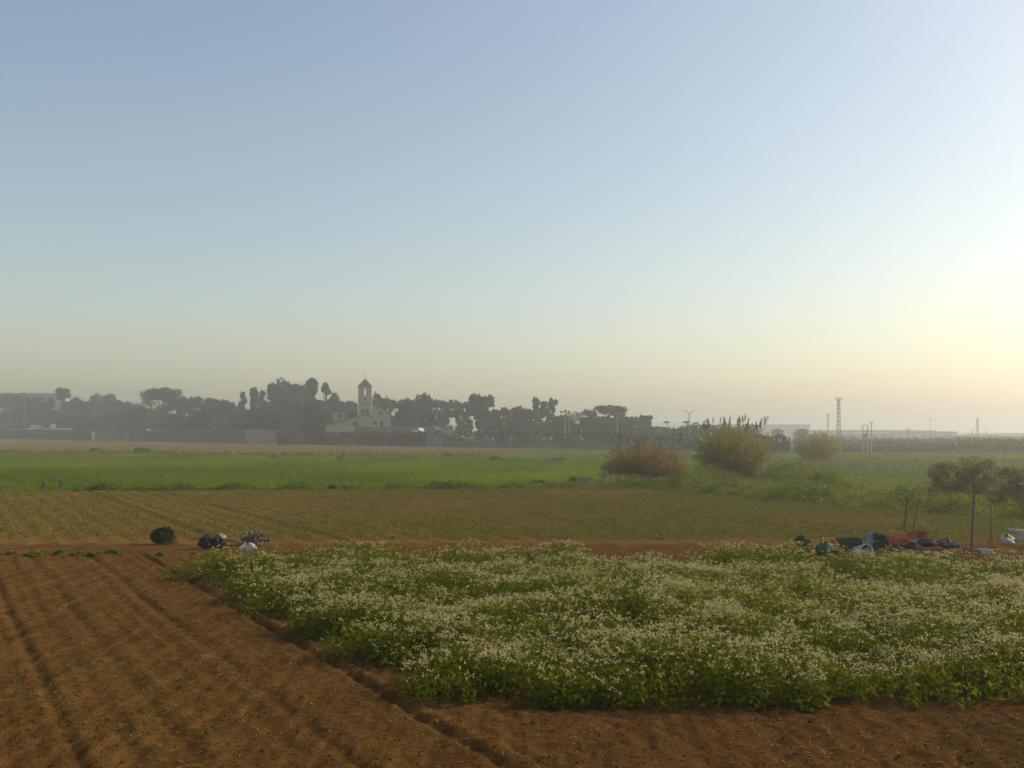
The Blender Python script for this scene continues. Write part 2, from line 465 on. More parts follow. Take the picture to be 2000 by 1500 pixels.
# seedlings on it
n = 130000
x = R.uniform(-45, 27, n); y = R.uniform(35.5, 69.5, n)
s = x * NXX + y * NYY; t = x * TX + y * TY
s = np.round(s / 0.31) * 0.31 + R.normal(size=n) * 0.07
x, y = s * NXX + t * TX, s * NYY + t * TY
dens = 0.09 + 0.95 * np.clip((x + 14) / 20, 0, 1) * (fbm(x * 0.2, y * 0.2, 41, 3) > 0.40) + 0.22 * (fbm(x * 0.25, y * 0.12, 44, 3) > 0.5)
dens *= np.where(np.abs(s - 31.2) < 1.0, 0.25, 1.0)
ok = inpoly(x, y, seed_poly) & (R.uniform(size=n) < dens) & (y > 36.5)
x, y, s, t = x[ok], y[ok], s[ok], t[ok]
base = np.stack([x, y, seed_height(s, t) + 0.02], 1)
parts = []; rn = []
for k in range(3):
    c = base + R.normal(size=base.shape) * (0.035, 0.035, 0.02) + (0, 0, 0.03)
    parts.append(leaves(c, R.uniform(0.05, 0.12, len(c)), 0.5)); rn.append(np.repeat(R.uniform(size=len(c)), 4))
V, F = join(parts)
tag(mesh_np('seedlings', V, F, M['seedling'], np.concatenate(rn)), 'sparse green seedlings in rows on the brown field', 'seedlings', kind='stuff')

# young cereal standing on the green field
def grass_patch(n, y0, y1, poly, h0, h1, w):
    y = y0 * (y1 / y0) ** R.uniform(size=n)
    x = R.uniform(-0.58, 0.45, n) * y
    ok = inpoly(x, y, poly)
    b = np.stack([x[ok], y[ok], np.full(ok.sum(), 0.0)], 1)
    hh = R.uniform(h0, h1, len(b)) * (0.7 + 0.6 * fbm(b[:, 0] * 0.15, b[:, 1] * 0.05, 61, 3))
    V, F = blades(b, hh, R.uniform(w * 0.6, w * 1.4, len(b)), 0.35)
    rr = np.clip(R.uniform(size=len(b)) * 0.45 + 1.5 * (fbm(b[:, 0] * 0.08, b[:, 1] * 0.035, 62, 4) - 0.32), 0, 1)
    return V, F, np.repeat(rr, 3)
V, F, rr = grass_patch(170000, 67, 175, green_poly, 0.14, 0.3, 0.10)
tag(mesh_np('cereal_grass', V, F, M['grass'], rr), 'short bright green cereal grass covering the middle field', 'grass', kind='stuff')
# rough grass and weeds on the open ground to the right
wild_poly = [(10, 70), (16, 58), (24, 45), (31, 38), (60, 36), (140, 120), (120, 190), (30, 190), (5, 240), (4, 160), (33, 133), (16, 84)]
y = 58 * (230 / 58) ** R.uniform(size=80000); x = R.uniform(-0.02, 0.6, 80000) * y
ok = inpoly(x, y, wild_poly)
b = np.stack([x[ok], y[ok], np.zeros(ok.sum())], 1)
hh = R.uniform(0.12, 0.34, len(b)) * (0.5 + 1.1 * fbm(b[:, 0] * 0.1, b[:, 1] * 0.1, 71, 3))
V, F = blades(b, hh, R.uniform(0.07, 0.16, len(b)), 0.4)
rr = np.clip(R.uniform(size=len(b)) * 0.5 + fbm(b[:, 0] * 0.05, b[:, 1] * 0.05, 72, 3) * 0.6, 0, 1)
tag(mesh_np('meadow_grass', V, F, M['weed'], np.repeat(rr, 3)), 'rough green grass on the open ground right of the reeds', 'grass', kind='stuff')

# ------------------------------------------------------------------ the flowering crop in front
def bed_back(x_px):        # row of the plant tops along the far edge of the bed
    return np.interp(x_px, [300, 340, 400, 500, 600, 750, 900, 1000, 1100, 1160, 1310, 1350, 1450, 1560, 1590, 1700, 1735, 1880, 1900, 2000, 2400],
                     [1095, 1082, 1074, 1068, 1064, 1063, 1067, 1062, 1062, 1072, 1080, 1072, 1062, 1062, 1080, 1080, 1064, 1070, 1092, 1090, 1090])
def bed_mask(x, y):
    s = x * NXX + y * NYY; t = x * TX + y * TY
    wob = 1.45 * (0.5 - np.abs(np.sin(np.pi * t / 2.2 + 1.6 * vnoise(t * 0.35, s * 0 + 3, 81)))) + (vnoise(t * 1.3, s * 0 + 7, 85) - 0.5) * 0.6
    px = 1000 + x / y * FPX
    yb = (CAM_H - 0.72) * FPX / (bed_back(px) - HOR)
    front = 13.9 + 0.03 * x + (vnoise(x * 0.8, x * 0, 82) - 0.5) * 0.35
    return np.minimum.reduce([s - (6.2 + 0.038 * (30 - y) + wob), yb - y, y - front])
def plant_height(x, y):
    d = bed_mask(x, y)
    hgt = 0.25 + 0.58 * fbm(x * 0.8, y * 1.1, 83, 3) + 0.16 * (vnoise(x * 1.7, y * 1.7, 84) - 0.5)
    gap = vnoise(x * 0.35, y * 1.15, 86)
    hgt = hgt * (0.62 + 0.38 * np.clip((gap - 0.12) / 0.25, 0, 1))
    return hgt * np.clip(0.74 + d / 0.8, 0.0, 1.0) * 1.06
n = 11500
x = R.uniform(-12, 20, n); y = R.uniform(13.4, 31.0, n)
d = bed_mask(x, y)
ok = (d > 0) & ((vnoise(x * 0.95, y * 1.5, 89) > 0.2) | (R.uniform(size=n) < 0.3))
x, y = x[ok], y[ok]
h = plant_height(x, y)
z0 = soil_height(x, y)
NP = len(x)
parts, rn, mi = [], [], []
# leaves: 34 to a plant, spread through the plant's own rounded volume
K = 72
pi_ = np.repeat(np.arange(NP), K)
fr = R.uniform(0.02, 1.0, len(pi_)) ** 0.85
rad = 0.20 * (0.5 + 0.9 * np.sin(np.pi * np.clip(fr * 0.85 + 0.12, 0, 1)))
an = R.uniform(0, 2 * np.pi, len(pi_)); rr_ = rad * np.sqrt(R.uniform(0.1, 1, len(pi_)))
c = np.stack([x[pi_] + rr_ * np.cos(an), y[pi_] + rr_ * np.sin(an), z0[pi_] + fr * h[pi_] * 0.93], 1)
V, F = leaves(c, R.uniform(0.055, 0.14, len(pi_)) * (1.3 - 0.7 * fr), 0.42, 0.25)
hue = fbm(x * 0.5, y * 0.5, 88, 3)[pi_]
parts.append((V, F)); rn.append(np.repeat(np.where(R.uniform(size=len(pi_)) < 0.04, 1.0, np.clip(0.5 * R.uniform(size=len(pi_)) + 0.7 * (hue - 0.22), 0, 0.9)), 4)); mi.append(np.zeros(len(F), int))
# flower heads: small clusters of petals on top
fd = np.clip(0.3 + 2.4 * (fbm(x * 0.6, y * 1.1, 87, 3) - 0.36), 0.06, 1.25)
fd = fd * np.clip(0.45 + (x - (-9 + 0.0 * y)) / 12, 0.45, 1.0) * np.where(y > 25.5, 0.5, 1)
nf = np.maximum(1, (R.poisson(6.6 * fd))).astype(int)
pj = np.repeat(np.arange(NP), nf)
an = R.uniform(0, 2 * np.pi, len(pj)); rr_ = 0.24 * np.sqrt(R.uniform(0, 1, len(pj)))
hc = np.stack([x[pj] + rr_ * np.cos(an), y[pj] + rr_ * np.sin(an), z0[pj] + h[pj] * (1.1 - 0.5 * R.uniform(0, 1, len(pj)) ** 2.2)], 1)
for k in range(6):
    pc = hc + R.normal(size=hc.shape) * (0.026, 0.026, 0.015)
    V, F = leaves(pc, R.uniform(0.02, 0.042, len(pc)), 0.85, 0.0)
    parts.append((V, F)); rn.append(np.repeat(R.uniform(size=len(pc)), 4)); mi.append(np.ones(len(F), int))
V, F = join(parts)
tag(mesh_np('flowering_crop', V, F, [M['crop_leaf'], M['petal']], np.concatenate(rn), np.concatenate(mi)),
    'dense bed of leafy green crop in cream white flower', 'crop', kind='stuff')

# ------------------------------------------------------------------ boundary wall across the fields
def WY(px):                          # distance of the boundary line at column px
    return 238.4 / (1 + 1.07 * (px - 1000.0) / FPX)
def WP(px):
    y = WY(px); return Vector((PX(px, y), y, 0))
WDIR = (WP(1500) - WP(0)).normalized()
WANG = math.atan2(WDIR.y, WDIR.x)    # local +X runs to the right along the wall, local -Y faces the camera

M['render_grey'] = solid_mat('grey_rendered_wall', (0.17, 0.16, 0.135), 0.9, 0.25, 0.25, detail=6)
M['block_grey'] = solid_mat('dark_block_wall', (0.1, 0.1, 0.085), 0.9, 0.3, 0.3, detail=6)
M['render_pale'] = solid_mat('pale_rendered_wall', (0.26, 0.24, 0.195), 0.9, 0.18, 0.3, detail=6)
M['mesh_green'] = solid_mat('green_screen_mesh', (0.045, 0.075, 0.055), 0.8, 0.25, 0.4)
M['steel'] = solid_mat('galvanised_steel', (0.35, 0.35, 0.34), 0.5, 0.1, 2, metal=0.3)
M['steel_dark'] = solid_mat('weathered_steel', (0.16, 0.16, 0.16), 0.6, 0.2, 2, metal=0.2)
M['white_paint'] = solid_mat('white_paint', (0.72, 0.7, 0.64), 0.7, 0.08, 1)
M['wood'] = solid_mat('weathered_wood', (0.12, 0.085, 0.055), 0.9, 0.3, 6)
M['concrete'] = solid_mat('concrete', (0.36, 0.34, 0.3), 0.9, 0.15, 1)
M['stucco_cream'] = solid_mat('cream_stucco', (0.54, 0.43, 0.28), 0.9, 0.16, 0.4, detail=6)
M['stucco_grey'] = solid_mat('grey_stucco', (0.36, 0.3, 0.22), 0.9, 0.22, 0.5, detail=6)  # darker, greyer stucco tone for the tower and left wing
M['slate'] = solid_mat('dark_slate', (0.06, 0.065, 0.07), 0.7, 0.2, 1.5)
M['tile'] = solid_mat('old_roof_tile', (0.2, 0.13, 0.085), 0.9, 0.25, 1.2)
M['glass_dark'] = solid_mat('dark_pane', (0.03, 0.035, 0.04), 0.25, 0.2, 1)
M['orange_wall'] = solid_mat('orange_panel', (0.6, 0.3, 0.12), 0.8, 0.1, 1)
M['metal_sheet'] = solid_mat('pale_cladding', (0.5, 0.5, 0.47), 0.7, 0.08, 0.05)
M['roof_grey'] = solid_mat('grey_sheet_roof', (0.24, 0.24, 0.24), 0.7, 0.1, 0.05)
M['brown_board'] = solid_mat('brown_screen', (0.13, 0.1, 0.08), 0.9, 0.15, 0.4)

def along(px0, px1, off=0.0):
    """start point, length for a stretch of the boundary"""
    a, b = WP(px0), WP(px1)
    n = Vector((-WDIR.y, WDIR.x, 0))
    return a + n * off, (b - a).length

def wall_thing(name, px0, px1, label, cat, z1, mat, off=0.0, thick=0.3, coping=None, panels=0, group='stretches of the boundary wall'):
    p, L = along(px0, px1, off)
    root = empty(name, p, WANG); tag(root, label, cat, group, 'thing')
    BM().box(0, L, -thick / 2, thick / 2, -0.05, z1).obj('wall', mat, root)
    if coping: BM().box(-0.05, L + 0.05, -thick / 2 - 0.08, thick / 2 + 0.08, z1 + 0.002, z1 + 0.18).obj('coping', coping, root)
    if panels:
        k = max(2, int(L / panels))
        b = BM().box(-0.2, 0.2, -thick / 2 - 0.1, -thick / 2 - 0.002, 0, z1 - 0.05)
        first = b.obj('pier', mat, root); first.location = (L * 0.5 / k, 0, 0)
        for i in range(1, k):
            c = first.copy(); link(c, root); c.location = (L * (i + 0.5) / k, 0, 0)
    return root

def hedge_leaves(L, w, z0, z1, n, size):
    c = np.stack([R.uniform(0, L, n), R.uniform(-w / 2, w / 2, n), R.uniform(z0, z1, n)], 1)
    top = z1 - 0.9 * (z1 - z0) * 0.35 * fbm(c[:, 0] * 0.35, c[:, 0] * 0 + z1, 91, 4)
    c[:, 2] = z0 + (c[:, 2] - z0) * (top - z0) / (z1 - z0)
    return leaves(c, R.uniform(size * 0.6, size * 1.3, n), 0.7)

def hedge_thing(px0, px1, z0, z1, label, off=0.4, w=1.2, mat='leaf_dark', dens=9):
    p, L = along(px0, px1, off)
    root = empty('hedge', p, WANG); tag(root, label, 'hedge', 'hedges along the boundary')
    n = int(L * (z1 - z0) * dens)
    V, F = hedge_leaves(L, w, max(z0 - 0.2, 0.2), z1, n, 0.75)
    mesh_np('foliage', V, F, M[mat], np.repeat(R.uniform(size=n), 4), parent=root)
    b = BM()
    for i in range(int(L / 6) + 1):
        x = min(L, i * 6 + 1)
        b.tube([(x, 0, 0), (x + 0.2, 0, z0 + 0.6 * (z1 - z0))], [0.09, 0.03], 5)
    b.obj('stem', M['bark'], root)['kind'] = 'stuff'
    return root

wall_thing('boundary_wall', -60, 181, 'dark low wall at the far left behind the dry strip', 'wall', 3.4, M['block_grey'], coping=M['block_grey'])
wall_thing('boundary_wall', 186, 252, 'short smooth grey wall right of the white gatepost', 'wall', 4.3, M['render_grey'], panels=6)
wall_thing('boundary_wall', 252.5, 478, 'long grey wall carrying a dark green screen fence', 'wall', 1.9, M['block_grey'], panels=9)
wall_thing('boundary_wall', 479, 556, 'pale grey wall just left of the leaning shrub', 'wall', 4.2, M['render_pale'], panels=7, coping=M['concrete'])
wall_thing('boundary_wall', 556.5, 839, 'long dark grey wall in front of the towered house', 'wall', 3.2, M['block_grey'], panels=8, coping=M['block_grey'])
wall_thing('boundary_wall', 877.5, 1330, 'grey block wall topped by hedge between gatehouse and reeds', 'wall', 1.95, M['render_grey'], panels=9)
wall_thing('boundary_wall', 1330.5, 1546, 'hazy grey wall seen behind the tallest reed clump', 'wall', 2.0, M['render_grey'], panels=9)
hedge_thing(-60, 178, 0.6, 4.3, 'dark hedge on the wall at the far left edge', off=-0.9)
hedge_thing(600, 838, 1.2, 4.2, 'dark clipped hedge below the towered house', off=-0.9)
hedge_thing(878, 1060, 1.9, 4.1, 'dark hedge starting right of the pale gatehouse', off=-0.7)
hedge_thing(1061, 1330, 1.9, 3.9, 'long dark hedge below the floodlight masts', off=-0.7)
hedge_thing(1331, 1546, 0.9, 3.6, 'dull grey hedge behind the tallest reeds', mat='leaf_euc', dens=11, off=-0.8)

p, L = along(252.5, 478)
fence = empty('screen_fence', p + Vector((0, 0, 1.9)), WANG); tag(fence, 'dark green screen fence with a pale top rail, left of the pale wall', 'fence')
BM().box(0, L, -0.03, 0.03, 0.02, 2.2).obj('screen', M['mesh_green'], fence)
BM().bar((0, 0, 2.3), (L, 0, 2.3), 0.12).obj('top_rail', M['concrete'], fence)
post = BM().box(-0.06, 0.06, 0.04, 0.14, 0, 2.3).obj('post', M['steel'], fence); post.location = (0.5, 0, 0)
for i in range(1, int(L / 5)):
    c = post.copy(); link(c, fence); c.location = (0.5 + i * 5, 0, 0)

p, L = along(178, 185)
gp_ = empty('gatepost', WP(181.5), WANG); tag(gp_, 'slim white gatepost with a short arm on the dark wall', 'gatepost')
BM().box(-0.35, 0.35, -0.4, 0.0, 0, 3.7).obj('post', M['white_paint'], gp_, bevel=0.04)
BM().box(-0.45, 1.5, -0.35, -0.05, 3.71, 4.05).obj('arm', M['white_paint'], gp_)

p, L = along(840, 876.5)
gh = empty('gatehouse', p, WANG); tag(gh, 'small pale grey flat-roofed gatehouse in the boundary wall', 'gatehouse')
BM().box(0, L * 0.84, -1.2, 3.0, 0, 4.1).obj('wall', M['render_grey'], gh)
BM().box(L * 0.84 + 0.003, L, -0.6, 2.6, 0, 3.6).obj('annex', M['block_grey'], gh)
BM().box(-0.2, L * 0.84 + 0.2, -1.4, 3.2, 4.103, 4.35).obj('roof', M['render_grey'], gh)
d = BM().box(L * 0.5, L * 0.66, -1.26, -1.203, 3.0, 3.9).obj('window', M['glass_dark'], gh)
BM().box(L * 0.1, L * 0.3, -0.2, 2, 4.352, 5.1).obj('roof_box', M['render_grey'], gh)

# ------------------------------------------------------------------ trees
def trunk_mesh(root, h, r, tops, mat, zc):
    b = BM()
    b.tube([(0, 0, -0.1), (0.02 * h * R.normal(), 0.02 * h * R.normal(), h * 0.3), (0.02 * h * R.normal(), 0.02 * h * R.normal(), zc)], [r, r * 0.8, r * 0.5], 7)
    for q in tops:
        z0 = zc * R.uniform(0.5, 0.95)
        b.tube([(0, 0, z0), (q[0] * 0.55, q[1] * 0.55, z0 + (q[2] - z0) * 0.5), tuple(q)], [r * 0.4, r * 0.28, r * 0.12], 5)
    return b.obj('trunk', mat, root)

def crown_lobes(kind, h, w):
    """centres and radii of the leaf clumps of a crown: (x, y, z, rx, rz)"""
    L = []
    if kind == 'round':
        for i in range(26):
            a = R.uniform(0, 2 * np.pi); q = np.sqrt(R.uniform(0, 1)); z = R.uniform(0.14, 0.9)
            env = np.sin(np.pi * np.clip((z - 0.02) / 1.08, 0, 1)) ** 0.6
            L.append((np.cos(a) * q * w * 0.36 * env, np.sin(a) * q * w * 0.36 * env, z * h, w * R.uniform(0.13, 0.24), h * R.uniform(0.07, 0.13)))
        L.append((0, 0, h * 0.88, w * 0.2, h * 0.11))
    elif kind == 'umbrella':
        for i in range(20):
            a = R.uniform(0, 2 * np.pi); q = np.sqrt(R.uniform(0, 1))
            z = 0.9 - 0.2 * q ** 2 + R.normal() * 0.02
            L.append((np.cos(a) * q * w * 0.4, np.sin(a) * q * w * 0.4, z * h, w * R.uniform(0.12, 0.2), h * R.uniform(0.06, 0.1)))
        for i in range(8):
            a = R.uniform(0, 2 * np.pi); q = R.uniform(0.1, 0.9)
            L.append((np.cos(a) * q * w * 0.35, np.sin(a) * q * w * 0.35, R.uniform(0.3, 0.65) * h, w * 0.16, h * 0.08))
    elif kind == 'conifer':
        for i in range(30):
            z = R.uniform(0.08, 0.97); rr = w * 0.5 * (1 - z) ** 0.6 + 0.02 * w
            a = R.uniform(0, 2 * np.pi); q = R.uniform(0.2, 1)
            L.append((np.cos(a) * q * rr, np.sin(a) * q * rr, z * h, w * R.uniform(0.14, 0.24) * (1.15 - 0.6 * z), h * R.uniform(0.05, 0.09)))
        L.append((0, 0, h * 0.94, w * 0.09, h * 0.07))
    elif kind == 'cypress':
        for i in range(16):
            z = R.uniform(0.08, 0.95); rr = w * 0.25 * np.sin(np.pi * (0.15 + 0.8 * z))
            a = R.uniform(0, 2 * np.pi)
            L.append((np.cos(a) * rr, np.sin(a) * rr, z * h, w * R.uniform(0.18, 0.28) * (1.1 - 0.5 * z), h * 0.08))
        L.append((0, 0, h * 0.95, w * 0.12, h * 0.06))
    elif kind == 'euc':
        for i in range(int(15 + w)):
            a = R.uniform(0, 2 * np.pi); q = np.sqrt(R.uniform(0, 1)); z = R.uniform(0.4, 0.92)
            if i < 3: z = R.uniform(0.84, 0.93); q *= 0.8
            L.append((np.cos(a) * q * w * 0.42, np.sin(a) * q * w * 0.42, z * h, w * R.uniform(0.1, 0.17), h * R.uniform(0.055, 0.1)))
        for i in range(5):
            a = R.uniform(0, 2 * np.pi)
            L.append((np.cos(a) * w * 0.3, np.sin(a) * w * 0.3, h * R.uniform(0.2, 0.42), w * 0.15, h * 0.07))
    elif kind == 'bare':
        for i in range(16):
            a = R.uniform(0, 2 * np.pi); q = np.sqrt(R.uniform(0, 1)); z = R.uniform(0.25, 0.92)
            L.append((np.cos(a) * q * w * 0.38, np.sin(a) * q * w * 0.38, z * h, w * R.uniform(0.1, 0.2), h * R.uniform(0.08, 0.14)))
    elif kind == 'olive':
        for i in range(70):
            a = R.uniform(0, 2 * np.pi); q = np.sqrt(R.uniform(0, 1)); z = R.uniform(0.2, 0.94)
            env = np.sin(np.pi * (0.25 + 0.58 * z))
            L.append((np.cos(a) * q * w * 0.43 * env, np.sin(a) * q * w * 0.43 * env, z * h, w * R.uniform(0.06, 0.13), h * R.uniform(0.06, 0.12)))
    elif kind == 'bush':
        for i in range(14):
            a = R.uniform(0, 2 * np.pi); q = np.sqrt(R.uniform(0, 1)); z = R.uniform(0.1, 0.85)
            env = np.sin(np.pi * (0.3 + 0.55 * z))
            L.append((np.cos(a) * q * w * 0.38 * env, np.sin(a) * q * w * 0.38 * env, z * h, w * R.uniform(0.13, 0.22), h * R.uniform(0.1, 0.18)))
    return L

def make_tree(name, label, cat, x, y, h, w, kind, mat, bark, leaf=0.5, per=90, group=None, z=0.0):
    root = empty(name, (x, y, z)); tag(root, label, cat, group)
    lobes = crown_lobes(kind, h, w)
    if kind in ('round', 'umbrella', 'conifer', 'euc', 'cypress'):      # each clump breaks into smaller ones
        sub = []
        for (lx, ly, lz, rx, rz) in lobes:
            for q_ in range(3):
                d_ = unit(1)[0] * R.uniform(0.2, 0.85)
                sub.append((lx + d_[0] * rx, ly + d_[1] * rx, min(lz + d_[2] * rz, 0.97 * h), rx * R.uniform(0.45, 0.8), rz * R.uniform(0.45, 0.85)))
        lobes = lobes[::2] + sub
    cs, rs = [], []
    for (lx, ly, lz, rx, rz) in lobes:
        k = int(per * (0.5 + 0.9 * R.uniform()))
        u_ = unit(k); rad = R.uniform(0.3, 1.0, k) ** 0.5 * np.where(R.uniform(size=k) < 0.18, R.uniform(1.0, 1.5, k), 1.0)
        cs.append(u_ * rad[:, None] * (rx, rx, rz) + (lx, ly, lz))
        rs.append(np.clip(R.uniform() * 0.5 + 0.5 * R.uniform(size=k), 0, 1))
    c = np.concatenate(cs); c[:, 2] = np.maximum(c[:, 2], 0.02 * h)
    sz = R.uniform(leaf * 0.6, leaf * 1.3, len(c))
    V, F = leaves(c, sz, 0.6 if kind != 'bare' else 0.14)
    mesh_np('crown', V, F, M[mat], np.repeat(np.concatenate(rs), 4), parent=root)
    tops = sorted(lobes, key=lambda q: -q[2])[:9]
    zc = h * {'round': 0.55, 'umbrella': 0.7, 'conifer': 0.85, 'cypress': 0.8, 'euc': 0.6, 'bare': 0.5, 'bush': 0.4, 'olive': 0.3}[kind]
    trunk_mesh(root, h, max(0.02 * h, 0.02) * (1.0 if kind != 'euc' else 0.8), [t_[:3] for t_ in tops], M[bark], zc)
    return root

GT = 'trees behind the boundary wall'
TREES = [
 # px, top row, width px, kind, leaf, extra distance, name, label
 (12, 764, 70, 'round', 'leaf_dark', 30, 'evergreen_tree', 'dark evergreen tree cut off by the left edge of the picture'),
 (44, 770, 54, 'round', 'leaf_pine', 18, 'conifer_tree', 'dark conifer beside the tall thin lamp mast at far left'),
 (72, 772, 60, 'round', 'leaf_dark', 34, 'evergreen_tree', 'low dark tree below the pale wall of the long building'),
 (98, 778, 46, 'conifer', 'leaf_pine', 22, 'conifer_tree', 'pointed conifer above the right end of the white-roofed shed'),
 (123, 760, 54, 'conifer', 'leaf_dark', 40, 'conifer_tree', 'tall dark tree hiding the right end of the long building'),
 (148, 776, 44, 'round', 'leaf_dark', 60, 'evergreen_tree', 'rounded dark tree second right of the long building'),
 (170, 784, 46, 'round', 'leaf_dark', 26, 'evergreen_tree', 'low domed dark tree above the white gatepost'),
 (188, 768, 36, 'round', 'leaf_pine', 66, 'evergreen_tree', 'left of the twin round treetops above the smooth grey wall'),
 (211, 768, 34, 'round', 'leaf_pine', 70, 'evergreen_tree', 'right of the twin round treetops above the smooth grey wall'),
 (206, 790, 66, 'bare', 'leaf_pale', 14, 'pale_tree', 'pale brownish loose-twigged tree in front of the dark twin treetops'),
 (238, 783, 44, 'round', 'leaf_dark', 52, 'evergreen_tree', 'dark tree between the pale loose tree and the umbrella pine'),
 (262, 785, 44, 'round', 'leaf_pine', 60, 'evergreen_tree', 'flat-topped dark tree just left of the broad umbrella pine'),
 (318, 757, 84, 'umbrella', 'leaf_pine', 40, 'umbrella_pine', 'broad umbrella pine standing above the green screen fence'),
 (300, 800, 44, 'bare', 'leaf_pale', 16, 'pale_tree', 'pale yellowish tree under the left side of the umbrella pine'),
 (348, 776, 50, 'round', 'leaf_dark', 30, 'evergreen_tree', 'dark tree under the right side of the umbrella pine'),
 (384, 774, 46, 'round', 'leaf_dark', 46, 'evergreen_tree', 'tallest round tree right of the umbrella pine'),
 (410, 776, 42, 'round', 'leaf_dark', 40, 'evergreen_tree', 'domed dark tree midway between umbrella pine and cypress'),
 (433, 781, 40, 'round', 'leaf_pine', 36, 'evergreen_tree', 'lower domed dark tree second left of the slim cypress'),
 (452, 785, 34, 'round', 'leaf_dark', 30, 'evergreen_tree', 'small dark tree directly left of the slim cypress'),
 (436, 812, 46, 'bush', 'leaf_olive', 9, 'shrub', 'greyish shrub peeping over the right end of the screen fence'),
 (475, 767, 21, 'cypress', 'leaf_dark', 34, 'cypress_tree', 'slim cypress at the left end of the tall tree clump'),
 (497, 759, 28, 'conifer', 'leaf_dark', 40, 'conifer_tree', 'narrow conifer second from left in the tall tree clump'),
 (511, 766, 26, 'conifer', 'leaf_pine', 46, 'conifer_tree', 'shorter narrow conifer third from left in the tall clump'),
 (529, 751, 46, 'conifer', 'leaf_pine', 36, 'conifer_tree', 'broad conifer at the left shoulder of the tall clump'),
 (554, 742, 56, 'round', 'leaf_dark', 48, 'evergreen_tree', 'tall ragged evergreen in the middle of the tall clump'),
 (582, 745, 58, 'umbrella', 'leaf_pine', 54, 'umbrella_pine', 'flat-topped pine near the top of the tall clump'),
 (609, 740, 50, 'conifer', 'leaf_dark', 40, 'conifer_tree', 'highest pointed tree of the clump left of the tower'),
 (635, 748, 48, 'conifer', 'leaf_dark', 44, 'conifer_tree', 'tall conifer at the right end of the clump facing the tower'),
 (570, 785, 70, 'round', 'leaf_pine', 16, 'evergreen_tree', 'broad lower evergreen filling the front of the tall clump'),
 (515, 795, 60, 'round', 'leaf_dark', 14, 'evergreen_tree', 'low broad evergreen at the left front of the tall clump'),
 (655, 770, 40, 'round', 'leaf_dark', 52, 'evergreen_tree', 'round tree behind the left roof of the towered house'),
 (684, 782, 46, 'round', 'leaf_pine', 60, 'evergreen_tree', 'dark tree behind the house directly left of the tower'),
 (734, 769, 34, 'round', 'leaf_pine', 50, 'evergreen_tree', 'tree just right of the tower above the cream wing'),
 (755, 774, 34, 'round', 'leaf_dark', 56, 'evergreen_tree', 'tree above the right corner of the cream wing'),
 (779, 782, 34, 'euc', 'leaf_euc', 40, 'eucalyptus_tree', 'thin tree with a sky gap right of the cream wing'),
 (797, 778, 50, 'round', 'leaf_dark', 30, 'evergreen_tree', 'dense dark tree left of two above the parked car'),
 (820, 770, 46, 'round', 'leaf_dark', 40, 'evergreen_tree', 'dense dark tree right of two above the parked car'),
 (834, 768, 24, 'euc', 'leaf_euc', 52, 'eucalyptus_tree', 'slim high tuft rising beside the dense dark pair'),
 (850, 781, 36, 'euc', 'leaf_euc', 44, 'eucalyptus_tree', 'ragged eucalyptus above the pale gatehouse'),
 (876, 779, 42, 'euc', 'leaf_euc', 50, 'eucalyptus_tree', 'broad ragged eucalyptus right of the gatehouse'),
 (901, 784, 30, 'euc', 'leaf_euc', 58, 'eucalyptus_tree', 'see-through eucalyptus left of the tallest central one'),
 (917, 782, 24, 'euc', 'leaf_euc', 48, 'eucalyptus_tree', 'slender eucalyptus touching the tallest central one'),
 (942, 769, 48, 'euc', 'leaf_euc', 40, 'eucalyptus_tree', 'tallest eucalyptus in the middle of the tree line'),
 (940, 790, 46, 'euc', 'leaf_euc', 36, 'eucalyptus_tree', 'lower eucalyptus in front of the tallest central one'),
 (965, 799, 30, 'euc', 'leaf_euc', 46, 'eucalyptus_tree', 'low eucalyptus right of the tallest central one'),
 (991, 795, 36, 'euc', 'leaf_euc', 52, 'eucalyptus_tree', 'pointed eucalyptus after the dip in the tree line'),
 (1018, 797, 40, 'round', 'leaf_euc', 48, 'eucalyptus_tree', 'rounded eucalyptus left of the airy twin-topped tree'),
 (1036, 800, 30, 'euc', 'leaf_euc', 40, 'eucalyptus_tree', 'small eucalyptus at the foot of the airy twin-topped tree'),
 (1053, 775, 30, 'euc', 'leaf_euc', 56, 'eucalyptus_tree', 'left half of the airy pale pair of high eucalyptus'),
 (1072, 777, 30, 'euc', 'leaf_euc', 58, 'eucalyptus_tree', 'right half of the airy pale pair of high eucalyptus'),
 (1100, 812, 40, 'round', 'leaf_euc', 40, 'evergreen_tree', 'low rounded tree at the foot of the left floodlight mast'),
 (1125, 800, 40, 'bare', 'twig', 90, 'bare_tree', 'pale leafless tree standing between the two floodlight masts'),
 (1150, 814, 34, 'umbrella', 'leaf_euc', 34, 'evergreen_tree', 'small flat-topped tree at the left of the big round tree'),
 (1186, 790, 86, 'round', 'leaf_dark', 44, 'evergreen_tree', 'big dense round tree right of the floodlight masts'),
 (1222, 818, 26, 'round', 'leaf_euc', 40, 'evergreen_tree', 'low tree touching the right side of the big round tree'),
 (1242, 813, 26, 'euc', 'leaf_dark', 50, 'evergreen_tree', 'left of two small ragged trees by the brown screen'),
 (1262, 811, 26, 'euc', 'leaf_dark', 54, 'evergreen_tree', 'right of two small ragged trees by the brown screen'),
]
for (px, top, wpx, kind, lm, ex, nm, lab) in TREES:
    y = WY(px) + ex; k = y / FPX
    lf = 0.78 if kind != 'bare' else 1.2
    per = {'round': 110, 'umbrella': 105, 'conifer': 115, 'cypress': 80, 'euc': 52, 'bare': 80, 'bush': 90}[kind]
    make_tree(nm, lab, 'shrub' if nm == 'shrub' else 'tree', PX(px, y), y, PZ(top, y), wpx * k * (1.12 if kind == 'euc' else 1.28), kind, lm,
              'bark_pale' if kind == 'euc' else 'bark', lf, per, GT)

